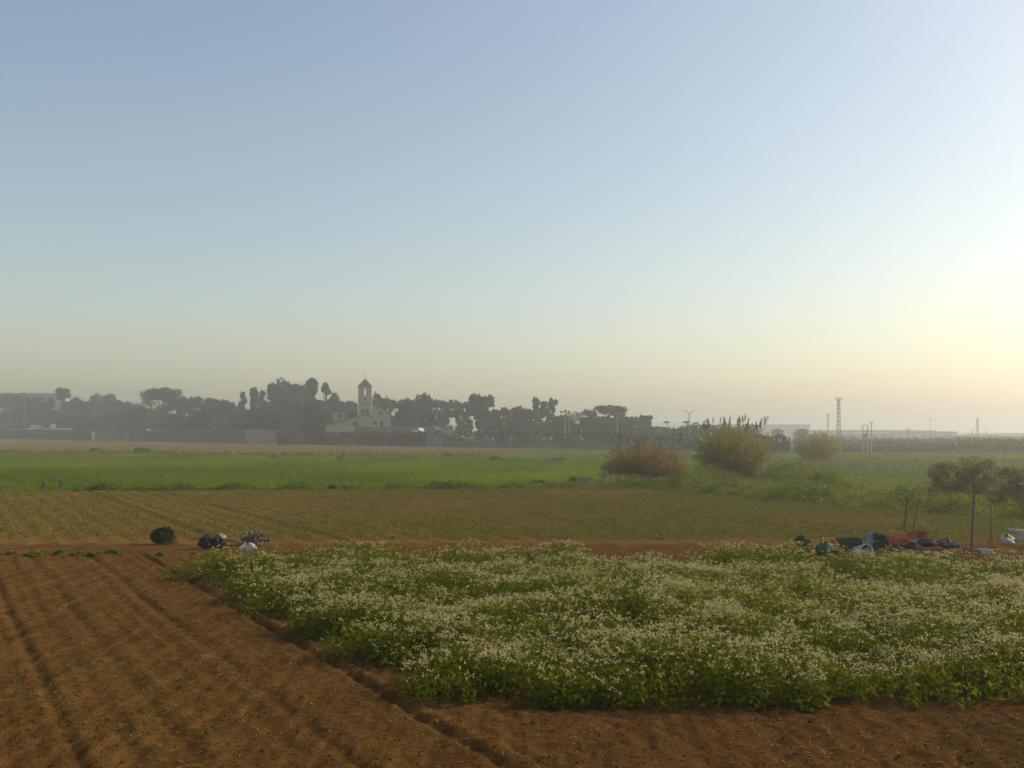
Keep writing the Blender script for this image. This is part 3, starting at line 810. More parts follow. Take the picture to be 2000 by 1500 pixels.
# understorey growing along the inside of the wall
def hedge_mass(px0, px1, off, z1, label, mat):
    p, L = along(px0, px1, off); n = int(L * z1 * 9)
    c = np.stack([R.uniform(0, L, n), R.uniform(-2.5, 2.5, n), R.uniform(0.3, 1, n) ** 0.8], 1)
    c[:, 2] *= z1 * (0.45 + 0.75 * fbm(c[:, 0] * 0.12, c[:, 0] * 0, int(px0) + 3, 4))
    V, F = leaves(c, R.uniform(0.5, 1.1, n), 0.7)
    tag(mesh_np('undergrowth', V, F, M[mat], np.repeat(R.uniform(size=n), 4), loc=p, rz=WANG), label, 'undergrowth', kind='stuff')
hedge_mass(-40, 640, 12, 13.5, 'dark tangled undergrowth filling the wood behind the left wall', 'leaf_dark')
hedge_mass(770, 1290, 34, 7.0, 'grey green undergrowth below the eucalyptus row', 'leaf_euc')

# trees and shrubs standing in front of the wall
y = 291; make_tree('evergreen_tree', 'dark leafy tree standing in the field before the wall, left of the tower', 'tree', PX(610, y), y, PZ(786, y), 62 * y / FPX, 'round', 'leaf_dark', 'bark', 0.6, 70, 'trees in front of the wall')
y = 287; make_tree('shrub', 'pale yellowish shrub leaning before the wall below the tall clump', 'shrub', PX(572, y), y, PZ(820, y), 34 * y / FPX, 'bush', 'leaf_pale', 'bark', 0.42, 90, 'shrubs in front of the wall')
y = 284; make_tree('shrub', 'low dark shrub at the foot of the pale yellowish one', 'shrub', PX(553, y), y, PZ(836, y), 36 * y / FPX, 'bush', 'leaf_dark', 'bark', 0.42, 110, 'shrubs in front of the wall')
y = 262; make_tree('shrub', 'small rounded green shrub at the wall foot under the tower', 'shrub', PX(676, y), y, PZ(858, y), 26 * y / FPX, 'bush', 'weed', 'bark', 0.35, 70, 'shrubs in front of the wall')
y = 215; make_tree('young_tree', 'thin young tree before the hedge right of the gatehouse', 'tree', PX(917, y), y, PZ(850, y), 34 * y / FPX, 'bare', 'twig', 'bark', 0.7, 50, 'trees in front of the wall')
y = 210; make_tree('young_tree', 'pale olive young tree before the hedge below the floodlights', 'tree', PX(1052, y), y, PZ(845, y), 36 * y / FPX, 'bush', 'leaf_pale', 'bark', 0.4, 36, 'trees in front of the wall')
for (px, base_py, wpx, hpx, mt, lab) in (
    (280, 884, 40, 11, 'weed', 'dark low bramble mound on the far left edge of the green field'),
    (185, 882, 30, 7, 'weed', 'small dark tuft mound left of the bramble mound at the green field'),
    (970, 900, 34, 12, 'plume', 'brownish dry bush in the middle of the far green'),
    (665, 899, 16, 10, 'plume', 'tiny brown thistle bush in the green field below the tower'),
    (535, 896, 18, 8, 'plume', 'tiny reddish weed tuft in the green below the tall clump'),
    (1088, 903, 44, 11, 'plume', 'flat brownish dry bush right of the middle of the far green'),
    (1120, 950, 34, 24, 'weed', 'green weedy bush at the left of the rubble mound'),
    (1050, 951, 40, 16, 'weed', 'green weed clump on the field edge two left of the rubble mound'),
    (650, 957, 22, 14, 'weed', 'lone dark weed clump on the near edge of the green field'),
    (195, 958, 44, 16, 'weed', 'brownish dark weed clump on the near field edge at left'),
    (85, 957, 9, 18, 'twig', 'thin upright dry weed on the near field edge at far left'),
    (120, 957, 9, 22, 'twig', 'taller thin dry weed right of the one at far left')):
    y = GY(base_py); k = y / FPX
    make_tree('bush', lab, 'bush', PX(px, y), y, hpx * k * 0.9, wpx * k * 0.9, 'bush', mt, 'bark', max(0.1, 0.0022 * y), 80, 'bushes scattered on the fields')

# rubble mound beside the reeds
y = GY(949)
mx, my, mf = grid(-1.9, 1.9, -1.2, 1.2, 0.07, 0.07)
mz = 0.8 * np.exp(-((mx / 1.05) ** 2 + (my / 0.7) ** 2) ** 1.2) * (0.75 + 0.5 * fbm(mx * 2.5, my * 2.5, 77, 4)) - 0.03
M['rubble'] = solid_mat('grey_rubble', (0.12, 0.09, 0.04), 0.95, 0.45, 5, bump=0.9)
rub = mesh_np('rubble_mound', np.stack([mx, my, mz], 1), mf, M['rubble'], smooth=False, loc=(PX(1140, y), y, 0))
tag(rub, 'low grey brown earth mound beside the reddish reeds', 'mound')

# ------------------------------------------------------------------ weeds along the field edges
def weed_band(name, pts, width, n, h0, h1, size, mat, label, flowers=0.0, seed=0):
    P = np.array(pts, float); seg = np.linalg.norm(np.diff(P, axis=0), axis=1); cum = np.concatenate([[0], np.cumsum(seg)])
    s = R.uniform(0, cum[-1], n)
    x = np.interp(s, cum, P[:, 0]); y = np.interp(s, cum, P[:, 1])
    q = R.normal(size=n) * width * 0.42
    j = np.clip(np.searchsorted(cum, s) - 1, 0, len(seg) - 1); d = (P[j + 1] - P[j]) / seg[j][:, None]
    x = x - d[:, 1] * q; y = y + d[:, 0] * q
    hh = (h0 + (h1 - h0) * np.clip((fbm(x * 1.1, y * 1.1, seed + 5, 2) - 0.36) * 3.4, 0, 1)) * np.exp(-(q / width) ** 2)
    c = np.stack([x, y, R.uniform(0.02, 1, n) ** 0.7 * hh], 1)
    V, F = leaves(c, R.uniform(size * 0.5, size * 1.3, n), 0.45, 0.5)
    rr = np.clip(0.5 * R.uniform(size=n) + 1.2 * (fbm(x * 0.6, y * 0.6, seed + 9, 3) - 0.26), 0, 1)
    mi = np.zeros(n, int)
    if flowers:
        f = (R.uniform(size=n) < flowers * (fbm(x * 0.3, y * 0.3, seed + 15, 2) > 0.5)) & (c[:, 2] > 0.75 * hh); mi[f] = 1
    tag(mesh_np(name, V, F, [M[mat], M['petal']], np.repeat(rr, 4), mi), label, 'weeds', kind='stuff')
weed_band('verge_weeds', [(-60, 67.4), (-30, 67.6), (0, 69.2), (8, 70)], 1.1, 16000, 0.06, 0.55, 0.22, 'weed', 'ragged dark weeds along the near edge of the green field', seed=1)
weed_band('verge_weeds', [(-150, 187), (-95, 186), (-42, 166), (-4, 158)], 2.4, 7000, 0.05, 0.75, 0.5, 'weed', 'dark ragged weeds along the far edge of the green field', seed=2)
weed_band('bank_weeds', [(7, 71), (10.6, 69.5), (13.5, 62.5), (16.4, 56.5), (20, 50.5), (24, 45.8), (31, 41)], 2.3, 42000, 0.1, 1.0, 0.17, 'weed', 'lush green weeds on the bank right of the seedling field', 0.05, seed=3)
weed_band('bank_weeds', [(10, 74), (15, 78), (20, 84), (24, 82), (22, 72)], 3.2, 24000, 0.1, 1.5, 0.2, 'weed', 'tall fresh green weeds at the foot of the reeds', 0.02, seed=4)
weed_band('bank_weeds', [(16, 66), (22, 58), (30, 54)], 3.5, 18000, 0.1, 1.0, 0.17, 'weed', 'patchy green weeds behind the bank near the olive trees', 0.05, seed=6)
# pale leafy crop with white flecks behind the bank
n = 26000
x = R.uniform(20, 62, n); y = R.uniform(84, 128, n)
rows = np.abs(((x * 0.9 - y * 0.43) / 0.9) % 1.0 - 0.5) < 0.34
ok = rows & (x > 0.20 * y + 4) & (fbm(x * 0.1, y * 0.1, 55, 3) > 0.36)
x, y = x[ok], y[ok]
c = np.stack([x, y, R.uniform(0.03, 0.42, len(x))], 1)
V, F = leaves(c, R.uniform(0.12, 0.3, len(c)), 0.6, 0.2)
M['cabbage'] = leaf_mat('pale_crop_leaf', [(0.0, (0.09, 0.13, 0.03)), (0.85, (0.17, 0.2, 0.06)), (1.0, (0.34, 0.34, 0.2))], 0.35)
tag(mesh_np('leaf_crop', V, F, M['cabbage'], np.repeat(R.uniform(size=len(c)), 4)), 'pale green leaf crop flecked with white behind the bank', 'crop', kind='stuff')

# ------------------------------------------------------------------ giant reed clumps
def reed_clump(label, px, py, wpx, top_py, n_cane, n_leaf, plumes, mat, spread=1.5, lean=0.25):
    y = GY(py); x = PX(px, y); k = y / FPX
    H = (py - top_py) * k; W = wpx * k
    root = empty('reed_clump', (x, y, 0)); tag(root, label, 'reeds', 'giant reed clumps')
    a = R.uniform(0, 2 * np.pi, n_cane); q = np.sqrt(R.uniform(0, 1, n_cane))
    bx, by = np.cos(a) * q * W * 0.5 / spread, np.sin(a) * q * W * 0.42 / spread
    hh = H * R.uniform(0.55, 1.14, n_cane) * (1 - 0.3 * q ** 2)
    tx, ty = bx * spread + R.normal(size=n_cane) * lean * 0.6, by * spread + R.normal(size=n_cane) * lean * 0.6
    wv = 0.022
    B = np.stack([bx, by, np.zeros(n_cane)], 1); Tp = np.stack([tx, ty, hh], 1); Md = (B + Tp) / 2 + np.stack([-(tx - bx) * 0.15, -(ty - by) * 0.15, 0 * tx], 1)
    an = R.uniform(0, np.pi, n_cane); sd = np.stack([np.cos(an), np.sin(an), 0 * an], 1) * wv
    V = np.concatenate([np.stack([B - sd, B + sd, Md + sd * .8, Md - sd * .8], 1), np.stack([Md - sd * .8, Md + sd * .8, Tp + sd * .4, Tp - sd * .4], 1)]).reshape(-1, 3)
    F = np.arange(len(V)).reshape(-1, 4)
    o = mesh_np('cane_stand', V, F, M['cane_red'], np.tile(np.repeat(R.uniform(size=n_cane), 4), 2), parent=root); o['kind'] = 'stuff'
    i = R.integers(0, n_cane, n_leaf); f = R.uniform(0.08, 1.0, n_leaf) ** 0.75
    c = np.where((f < 0.5)[:, None], B[i] + (Md[i] - B[i]) * (f * 2)[:, None], Md[i] + (Tp[i] - Md[i]) * (f * 2 - 1)[:, None])
    outd = c - [0, 0, 0]; outd = outd / (np.linalg.norm(outd[:, :2], axis=1, keepdims=True) + 0.3)
    L = R.uniform(0.3, 0.65, n_leaf)
    dirv = R.normal(size=(n_leaf, 3)) * (0.42, 0.42, 0.3) + np.stack([outd[:, 0] * .5, outd[:, 1] * .5, np.full(n_leaf, 0.85)], 1)
    dirv /= np.linalg.norm(dirv, axis=1, keepdims=True)
    s_ = np.cross(dirv, unit(n_leaf)); s_ /= np.linalg.norm(s_, axis=1, keepdims=True)
    tip = c + dirv * L[:, None]; tip[:, 2] -= 0.25 * L * R.uniform(0, 1, n_leaf)
    mid = c + dirv * (L * 0.45)[:, None] + s_ * 0.026; mid2 = c + dirv * (L * 0.45)[:, None] - s_ * 0.026
    V = np.stack([c, mid, tip, mid2], 1).reshape(-1, 3); F = np.arange(len(V)).reshape(-1, 4)
    hv = np.clip(0.75 - 0.55 * f + 0.35 * R.normal(size=n_leaf) * 0.6 + 0.25 * (c[:, 0] / W), 0, 1)  # warmer, lighter leaves on the right: the sunlit side put into the colour
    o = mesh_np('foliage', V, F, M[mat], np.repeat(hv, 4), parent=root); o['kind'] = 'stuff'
    # feathery plumes: each a spindle of fine sprays on a thin stalk
    pm = None
    m_ = 190
    z = R.uniform(0, 1, m_); rr = 0.085 * np.sin(np.pi * np.clip(0.12 + 0.85 * z, 0, 1)); a_ = R.uniform(0, 2 * np.pi, m_)
    pc = np.stack([np.cos(a_) * rr + 0.07 * z ** 2, np.sin(a_) * rr, 0.45 + z * 0.75], 1)
    Vp, Fp = leaves(pc, R.uniform(0.08, 0.15, m_), 0.25, 1.6)
    Vs = np.array([(-.012, 0, -0.5), (.012, 0, -0.5), (.008, 0, 1.0), (-.008, 0, 1.0), (0, -.012, -0.5), (0, .012, -0.5), (0, .008, 1.0), (0, -.008, 1.0)]); Fs = np.arange(8).reshape(2, 4)
    Vp, Fp = join([(Vp, Fp), (Vs, Fs)])
    for (ppx, ppy) in plumes:
        sc = R.uniform(0.6, 0.95)
        o = mesh_np('plume', Vp, Fp, M['plume'], np.repeat(R.uniform(size=m_ + 2), 4), parent=root) if pm is None else link(pm.copy(), root)
        pm = pm or o
        o.location = (PX(ppx, y) - x, R.uniform(-0.35, 0.35) * W, PZ(ppy, y) - 1.2 * sc)
        o.scale = (sc, sc, sc); o.rotation_euler = (R.normal() * 0.08, R.normal() * 0.1, R.uniform(0, 6.28))
    return root
pl2 = [(1374,821),(1381,818),(1387,816),(1392,826),(1401,815),(1408,818),(1414,814),(1418,822),(1424,813),(1431,818),(1435,812),(1441,816),(1449,809),(1452,819),(1458,811),(1463,815),(1469,823),(1476,818),(1479,830),(1484,817),(1490,825),(1378,830),(1411,827),(1428,826),(1445,826),(1446,812)]
reed_clump('tallest reed clump, olive and brown, its dark plumes against the sky', 1429, 938, 160, 838, 520, 10500, pl2, 'cane_leaf', spread=1.9)
pl1 = [(1205,845),(1218,838),(1229,852),(1239,856),(1262,852),(1312,835),(1322,840),(1334,852),(1290,856),(1250,862)]
reed_clump('low reddish brown reed clump beside the rubble mound', 1264, 946, 160, 868, 360, 5600, pl1, 'cane_red', spread=1.4)
reed_clump('small hazy reed clump farthest right near the lattice pylon', 1598, 902, 86, 846, 260, 4200, [(1570,845),(1580,843),(1600,842),(1622,845),(1634,850)], 'cane_leaf', spread=1.35)
y = GY(944); make_tree('bare_bush', 'leafless twiggy bush at the left side of the reddish reeds', 'bush', PX(1192, y), y, 1.9, 1.9, 'bare', 'twig', 'bark', 0.35, 30)

# ------------------------------------------------------------------ olive trees, posts and the crate pile on the right
y = 53.5
for px, w_, h_, lab in ((1846, 88, 88, 'left of three small olive trees on the bank, its crown low and dense'),
                       (1908, 104, 98, 'middle and tallest of three small olive trees on the bank'),
                       (1985, 100, 78, 'olive tree cut by the right edge, behind the bank weeds')):
    make_tree('olive_tree', lab, 'tree', PX(px, y), y, h_ * y / FPX, w_ * y / FPX, 'olive', 'leaf_olive', 'bark', 0.12, 70, 'olive trees on the bank')
def stake(px, base_py, top_py, tilt_px, r, label, name='wooden_post', cat='post'):
    y = GY(base_py); x = PX(px, y); h = (base_py - top_py) * y / FPX; dx = tilt_px * y / FPX
    b = BM(); b.tube([(0, 0, -0.15), (dx * 0.5 + 0.01, 0.02, h * 0.5), (dx, 0.0, h)], [r, r * 0.9, r * 0.75], 7)
    o = b.obj(name, M['wood'], loc=(x, y, 0)); tag(o, label, cat, 'posts and sticks by the crate pile')
stake(1897, 1077, 945, 7, 0.045, 'tall straight post in front of the middle olive tree')
stake(1763, 1070, 972, 10, 0.045, 'left of two leaning posts behind the red crates')
stake(1778, 1066, 976, 16, 0.03, 'right and thinner of two leaning posts behind the red crates')
stake(1936, 1062, 985, -1, 0.03, 'thin grey stake standing right of the tall straight post')
stake(1706, 1070, 1026, 60, 0.03, 'slanting stick poking out of the crate pile to the right', 'stick', 'stick')

def plastic(name, col): return solid_mat(name, col, 0.75, 0.3, 5)
PL = {'orange': plastic('orange_plastic', (0.4, 0.18, 0.03)), 'red': plastic('red_plastic', (0.3, 0.055, 0.04)), 'green': plastic('green_plastic', (0.03, 0.14, 0.05)),
      'dark': plastic('dark_green_plastic', (0.02, 0.05, 0.035)), 'teal': plastic('teal_plastic', (0.09, 0.22, 0.22)), 'blue': plastic('blue_plastic', (0.06, 0.13, 0.17)),
      'black': plastic('black_plastic', (0.012, 0.012, 0.014)), 'maroon': plastic('maroon_plastic', (0.22, 0.03, 0.035)), 'white': plastic('white_plastic', (0.36, 0.33, 0.27)),
      'grey': plastic('grey_plastic', (0.3, 0.33, 0.36))}
def crate(col, label, px, y, z, size=(0.6, 0.4, 0.3), rot=(0, 0, 0)):
    """open-topped slatted harvest crate"""
    sx, sy, sz = (q_ * 0.78 for q_ in size); root = empty('plastic_crate', (PX(px, y), y, 0.1 + (z - 0.1) * 0.72)); root.rotation_euler = rot
    tag(root, label, 'crate', 'plastic crates dumped behind the flowers')
    m = PL[col]; t = 0.02
    BM().box(-sx/2 + t, sx/2 - t, -sy/2 + t, sy/2 - t, 0.0, t).obj('base', m, root)
    for X in (-1, 1):
        for Y in (-1, 1): BM().box(X*sx/2 - 0.025, X*sx/2 + 0.025, Y*sy/2 - 0.025, Y*sy/2 + 0.025, 0, sz).obj('corner_post', m, root)
    for k in range(3):
        z0 = 0.015 + k * (sz - 0.07) / 2; zz = 0.055
        for s_ in (-1, 1):
            BM().box(-sx/2 + 0.026, sx/2 - 0.026, s_*sy/2 - t/2, s_*sy/2 + t/2, z0, z0 + zz).obj('slat', m, root)
            BM().box(s_*sx/2 - t/2, s_*sx/2 + t/2, -sy/2 + 0.026, sy/2 - 0.026, z0, z0 + zz).obj('slat', m, root)
    return root
def sack(col, label, px, y, z, w, h, seed, name='plastic_bag', cat='bag', d=None):
    """crumpled bag: a slumped sphere with folds and a gathered neck"""
    nu, nv = 22, 14
    a = np.linspace(0, 2*np.pi, nu, endpoint=False); t = np.linspace(0, 1, nv)
    A, T = np.meshgrid(a, t)
    prof = np.sin(np.pi * np.clip(T * 0.93 + 0.05, 0, 1)) ** 0.55 * (1 - 0.2 * T)
    fold = 1 + 0.7 * (vnoise(3 * np.cos(A) + seed, 3 * np.sin(A) + T * 4, seed) - 0.5) + 0.16 * np.sin(A * 5 + seed) * T + 0.1 * np.sin(A * 9 + 3 * T)
    rx = w / 2 * prof * fold
    V = np.stack([rx * np.cos(A), (d or w) / w * rx * np.sin(A), h * T ** 0.8 * (1 + 0.9 * (vnoise(2.2 * np.cos(A), 2.2 * np.sin(A) + seed, seed + 4) - 0.45))], -1).reshape(-1, 3)
    F = [(j*nu + i, j*nu + (i+1) % nu, (j+1)*nu + (i+1) % nu, (j+1)*nu + i) for j in range(nv-1) for i in range(nu)]
    o = mesh_np(name, V, np.array(F), PL[col], smooth=False, loc=(PX(px, y), y, z)); tag(o, label, cat)
    return o
# left part of the pile
crate('orange', 'orange crate tipped up behind the green bag', 1617, 31.6, 0.42, (0.55, 0.4, 0.32), (0.5, 0.1, 0.3))
crate('dark', 'left dark green crate on the pile', 1646, 31.9, 0.47, (0.5, 0.4, 0.3), (0, 0, 0.15))
crate('dark', 'right dark green crate beside the blue panel', 1668, 32.1, 0.45, (0.5, 0.4, 0.3), (0.05, 0, -0.1))
for q, (px, col, lab) in enumerate(((1612, 'black', 'black crate under the tipped orange one'), (1648, 'black', 'black crate under the left dark green one'), (1676, 'blue', 'dull blue crate at the bottom under the right dark green one'))):
    crate(col, lab, px, 31.9, 0.13, (0.6, 0.42, 0.3), (0, 0, R.normal() * 0.12))
sack('green', 'bright green crumpled bag in front of the orange crate', 1611, 31.0, 0.2, 0.5, 0.36, 3)
# teal drum with a cut-out side
td = empty('plastic_drum', (PX(1672, 30.7), 30.7, 0.22)); tag(td, 'teal plastic drum lying with its dark open end to the field', 'drum')
td.rotation_euler = (math.radians(72), 0, math.radians(22))
BM().lathe([(0.20, 0), (0.235, 0.02), (0.235, 0.2), (0.245, 0.22), (0.235, 0.24), (0.235, 0.5), (0.245, 0.52), (0.2, 0.52), (0.19, 0.05)], 18).obj('body', PL['teal'], td, smooth=False)
BM().lathe([(0.185, 0.0), (0.185, 0.025)], 18, (0, 0, 0.055)).obj('inside', PL['black'], td)  # black disc standing in for the shade inside the drum
bp_ = empty('plastic_board', (PX(1694, 31.4), 31.4, 0.12)); tag(bp_, 'upright blue green board at the right of the left pile', 'board')
bp_.rotation_euler = (0.08, 0.05, 0.5)
BM().box(-0.13, 0.13, -0.02, 0.02, 0.2, 0.72).obj('sheet', PL['blue'], bp_, bevel=0.005)
BM().box(-0.16, -0.132, -0.03, 0.03, 0, 0.75).obj('edge_rib', PL['blue'], bp_); BM().box(0.132, 0.16, -0.03, 0.03, 0, 0.75).obj('edge_rib', PL['blue'], bp_)
# middle part
crate('orange', 'orange crate on top of the middle pile', 1751, 33.2, 0.62, (0.55, 0.38, 0.27), (0.1, 0.05, 0.1))
crate('red', 'left bright red crate in the middle pile', 1741, 32.6, 0.42, (0.45, 0.38, 0.24), (0, 0.05, 0.2))
crate('red', 'right bright red crate in the middle pile', 1762, 32.8, 0.42, (0.45, 0.38, 0.24), (0, 0, -0.1))
crate('red', 'red crate at the back below the thinner leaning post', 1775, 33.8, 0.56, (0.45, 0.36, 0.26), (0, 0.1, 0.3))
crate('maroon', 'faded maroon crate right of the red ones', 1792, 33.9, 0.52, (0.6, 0.4, 0.28), (0, -0.06, 0))
for px, col, yy, lab in ((1742, 'dark', 33.0, 'dark crate at the bottom left of the middle pile'), (1768, 'black', 33.2, 'black crate at the bottom centre of the middle pile'), (1790, 'grey', 33.6, 'grey crate at the bottom right of the middle pile')):
    crate(col, lab, px, yy, 0.12, (0.6, 0.42, 0.29), (0, 0, R.normal() * 0.1))
sack('black', 'black crumpled bag right of the maroon crate', 1812, 33.0, 0.2, 0.7, 0.26, 9)
sack('black', 'second black bag farthest right of the middle pile', 1852, 33.2, 0.15, 0.8, 0.24, 12)
# right part
crate('red', 'dull red crate on the soil left of the grey blue one', 1893, 31.9, 0.12, (0.55, 0.4, 0.2), (0, 0.05, 0.1))
crate('grey', 'grey blue crate on the soil between red and orange', 1921, 31.8, 0.12, (0.5, 0.4, 0.2), (0, 0, 0.3))
crate('orange', 'low orange crate on the soil at the far right', 1961, 31.9, 0.12, (0.7, 0.42, 0.18), (0, 0, 0.05))
crate('orange', 'small orange crate standing by the white bag', 1939, 33.3, 0.18, (0.3, 0.3, 0.3), (0, 0.3, 0.3))
sack('white', 'white bag lying behind the far right orange crate', 1966, 33.6, 0.17, 0.5, 0.34, 5)
sl = empty('concrete_slab', (PX(1998, 36.6), 36.6, 0.0)); tag(sl, 'grey slab propped at the right edge of the picture', 'slab'); sl.rotation_euler = (0, 0.12, 0.2)
BM().box(-0.5, 0.9, -0.25, 0.25, 0.28, 0.4).obj('slab_top', M['concrete'], sl, bevel=0.01); BM().box(-0.35, -0.15, -0.2, 0.2, 0, 0.278).obj('support', M['concrete'], sl); BM().box(0.5, 0.7, -0.2, 0.2, 0, 0.278).obj('support', M['concrete'], sl)
make_tree('shrub', 'dark green shrub left of the crate pile', 'shrub', PX(1561, 31.9), 31.9, 0.62, 0.62, 'bush', 'leaf_dark', 'bark', 0.09, 120, 'shrubs by the crates', 0.1)
make_tree('shrub', 'dark green shrub between the two halves of the crate pile', 'shrub', PX(1716, 32.6), 32.6, 0.62, 0.75, 'bush', 'leaf_dark', 'bark', 0.09, 120, 'shrubs by the crates', 0.1)

# ------------------------------------------------------------------ things at the left corner of the flower bed
y = 35.2
make_tree('shrub', 'dark round evergreen shrub alone on the soil left of the flowers', 'shrub', PX(318, y), y, 0.6, 0.9, 'olive', 'leaf_dark', 'bark', 0.075, 70)
c = R.normal(size=(160, 3)) * (0.05, 0.05, 0) + (0.22, 0.1, 0); V, F = blades(c, R.uniform(0.3, 0.85, 160), 0.01, 0.3)
tag(mesh_np('dry_grass_tuft', V, F, M['twig'], np.repeat(R.uniform(size=160), 3), loc=(PX(322, 35.4), 35.5, 0)), 'straw coloured grass tuft behind the dark round shrub', 'grass tuft')
y = 33.4
sack('black', 'left black bag at the corner of the flower bed', 402, y, 0.1, 0.5, 0.33, 21)
sack('black', 'right black bag under the white one', 428, y, 0.1, 0.42, 0.36, 24)
sack('white', 'white bag perched on the black bag at the bed corner', 434, y + 0.1, 0.36, 0.28, 0.17, 27)
b = BM(); b.tube([(-0.35, 0, 0.0), (0.0, 0.03, 0.04), (0.35, 0, 0.06)], [0.025, 0.03, 0.022], 6)
o = b.obj('stick', M['wood'], loc=(PX(396, y), y - 0.1, 0.42)); tag(o, 'straight stick lying across the left black bag', 'stick')
b = BM(); b.tube([(-0.3, 0, 0.1), (0.0, 0.05, 0.03), (0.6, 0, -0.12)], [0.03, 0.035, 0.03], 6)
o = b.obj('stick', M['wood'], loc=(PX(456, y), y - 0.2, 0.34)); tag(o, 'stick sloping down right from the white bag', 'stick')
sack('white', 'pale flat sack lying right of the sloping stick', 483, 32.6, 0.08, 0.62, 0.24, 31, d=0.4)
y = 35.0; make_tree('brush_heap', 'dark brown heap of dead brushwood behind the flower bed', 'brushwood', PX(500, y), y, 0.55, 1.1, 'bush', 'twig', 'bark', 0.14, 60)
for px, w_, lab in ((22, 20, 'tiny green weed tuft at the far left of the soil'), (72, 52, 'leftmost broad green weed clump on the ploughed edge'), (118, 28, 'second green weed clump on the ploughed edge'), (148, 34, 'third green weed clump on the ploughed edge'),
                    (182, 30, 'fourth green weed clump on the ploughed edge'), (220, 30, 'fifth green weed clump, nearest the dark round shrub'), (313, 24, 'small weed clump between dark shrub and flower bed')):
    y = GY(1092) + R.normal() * 0.15
    make_tree('weed_clump', lab, 'weeds', PX(px, y), y, 0.2, w_ * y / FPX, 'bush', 'weed', 'bark', 0.08, 60, 'weed clumps on the ploughed edge', 0.08)

# ------------------------------------------------------------------ the towered house
def facing(px, y): return -math.atan2(PX(px, y), y)
HY = 306.0
hx = PX(713, HY)
house = empty('towered_house', (hx, HY, 0)); house.rotation_euler = (0, 0, math.radians(7))
tag(house, 'cream country house with a square bell tower and dark pointed roof', 'house')
K = HY / FPX
def hp(px): return (px - 713) * K
def hz(py): return PZ(py, HY)
# tower: four corner piers and panels leave a bell opening right through
tw = 2.0; z_e = hz(755); z_o0, z_o1 = hz(772.5), hz(759)
tower = BM()
for yy in (-tw, tw - 0.5):
    tower.box(-tw, -0.32, yy, yy + 0.5, 0, z_e); tower.box(0.32, tw, yy, yy + 0.5, 0, z_e)
    tower.box(-0.319, 0.319, yy, yy + 0.5, 0, z_o0); tower.box(-0.319, 0.319, yy, yy + 0.5, z_o1, z_e)
tower.box(-tw, -tw + 0.5, -tw + 0.501, tw - 0.501, 0, z_e); tower.box(tw - 0.5, tw, -tw + 0.501, tw - 0.501, 0, z_e)
tower = tower.obj('tower', M['stucco_grey'], house)
b = BM(); r = tw + 0.22; top = hz(739)
v4 = [b.bm.verts.new((sx * r, sy * r, z_e + 0.003)) for sx, sy in ((-1, -1), (1, -1), (1, 1), (-1, 1))]; ap = b.bm.verts.new((0, 0, top))
b.bm.faces.new(v4[::-1])
for i in range(4): b.bm.faces.new((v4[i], v4[(i + 1) % 4], ap))
b.obj('tower_roof', M['slate'], tower)
BM().box(-tw - 0.1, tw + 0.1, -tw - 0.1, tw + 0.1, z_e - 0.35, z_e - 0.003).obj('eaves_band', M['stucco_grey'], tower)
BM().bar((0, 0, top - 0.1), (0, 0, hz(727)), 0.12).obj('finial', M['steel_dark'], tower)
for sx in (-1, 1):
    BM().box(sx * tw - 0.16, sx * tw + 0.16, -tw - 0.14, -tw - 0.003, hz(812), hz(779)).obj('corner_strip', M['white_paint'], tower)  # tower corner trim; sunlit look of the edges put into its white colour
for (px, py, w_, h_) in ((714.5, 780, .5, .7), (714.5, 789.5, .45, .6), (708, 804, .6, 1.4), (717, 804, 1.1, 1.5)):
    wd = BM().box(-w_/2, w_/2, -0.07, -0.003, -h_/2, h_/2).obj('window', M['glass_dark'], tower, loc=(hp(px), -tw, hz(py)))
    BM().box(-w_/2 - .1, w_/2 + .1, -0.2, -0.001, -h_/2 - .16, -h_/2 - .003).obj('sill', M['concrete'], wd)
BM().lathe([(0.05, 0.75), (0.22, 0.7), (0.28, 0.3), (0.42, 0.0)], 12, (0.75, 0.4, z_o0 + 0.5)).obj('bell', M['steel_dark'], tower)
def wing(pts, y0, y1, mat, roof_edge, name):
    w_ = BM().prism([(hp(a), hz(b_)) for a, b_ in pts], y0, y1).obj(name, mat, house)
    for (a, b_), (c_, d_) in roof_edge:
        x0, z0, x1, z1 = hp(a), hz(b_), hp(c_), hz(d_)
        BM().prism([(x0, z0 + .01), (x1, z1 + .01), (x1, z1 + .4), (x0, z0 + .4)], y0 - 0.5, y1 + 0.4).obj('roof', M['tile'], w_)
    return w_
def win(parent, px, py, w_, h_, yf):
    f = BM().box(-w_/2 - .12, w_/2 + .12, -0.06, -0.003, -h_/2 - .12, h_/2 + .12).obj('window', M['concrete'], parent, loc=(hp(px), yf, hz(py)))
    BM().box(-w_/2, w_/2, -0.1, -0.062, -h_/2, h_/2).obj('pane', M['glass_dark'], f)
wr = wing([(726, 868), (763, 868), (763, 811), (752, 803), (726, 788)], -1.5, 8, M['stucco_cream'], [((722, 786.5), (752.2, 803)), ((751.8, 803), (766, 813))], 'right_wing')
win(wr, 743.5, 806, 0.9, 0.9, -1.5); win(wr, 745, 828, 0.9, 1.5, -1.5); win(wr, 732, 826, 0.8, 1.1, -1.5)
BM().box(hp(755), hp(759), 1, 2, hz(806), hz(797)).obj('chimney', M['stucco_cream'], wr)
wl = wing([(650, 868), (699, 868), (699, 795), (650, 808)], 1.5, 9, M['stucco_grey'], [((644, 809.5), (700, 794))], 'left_wing')
win(wl, 684.5, 806.5, 1.1, 1.2, 1.5); win(wl, 664, 812, 0.9, 1.0, 1.5)
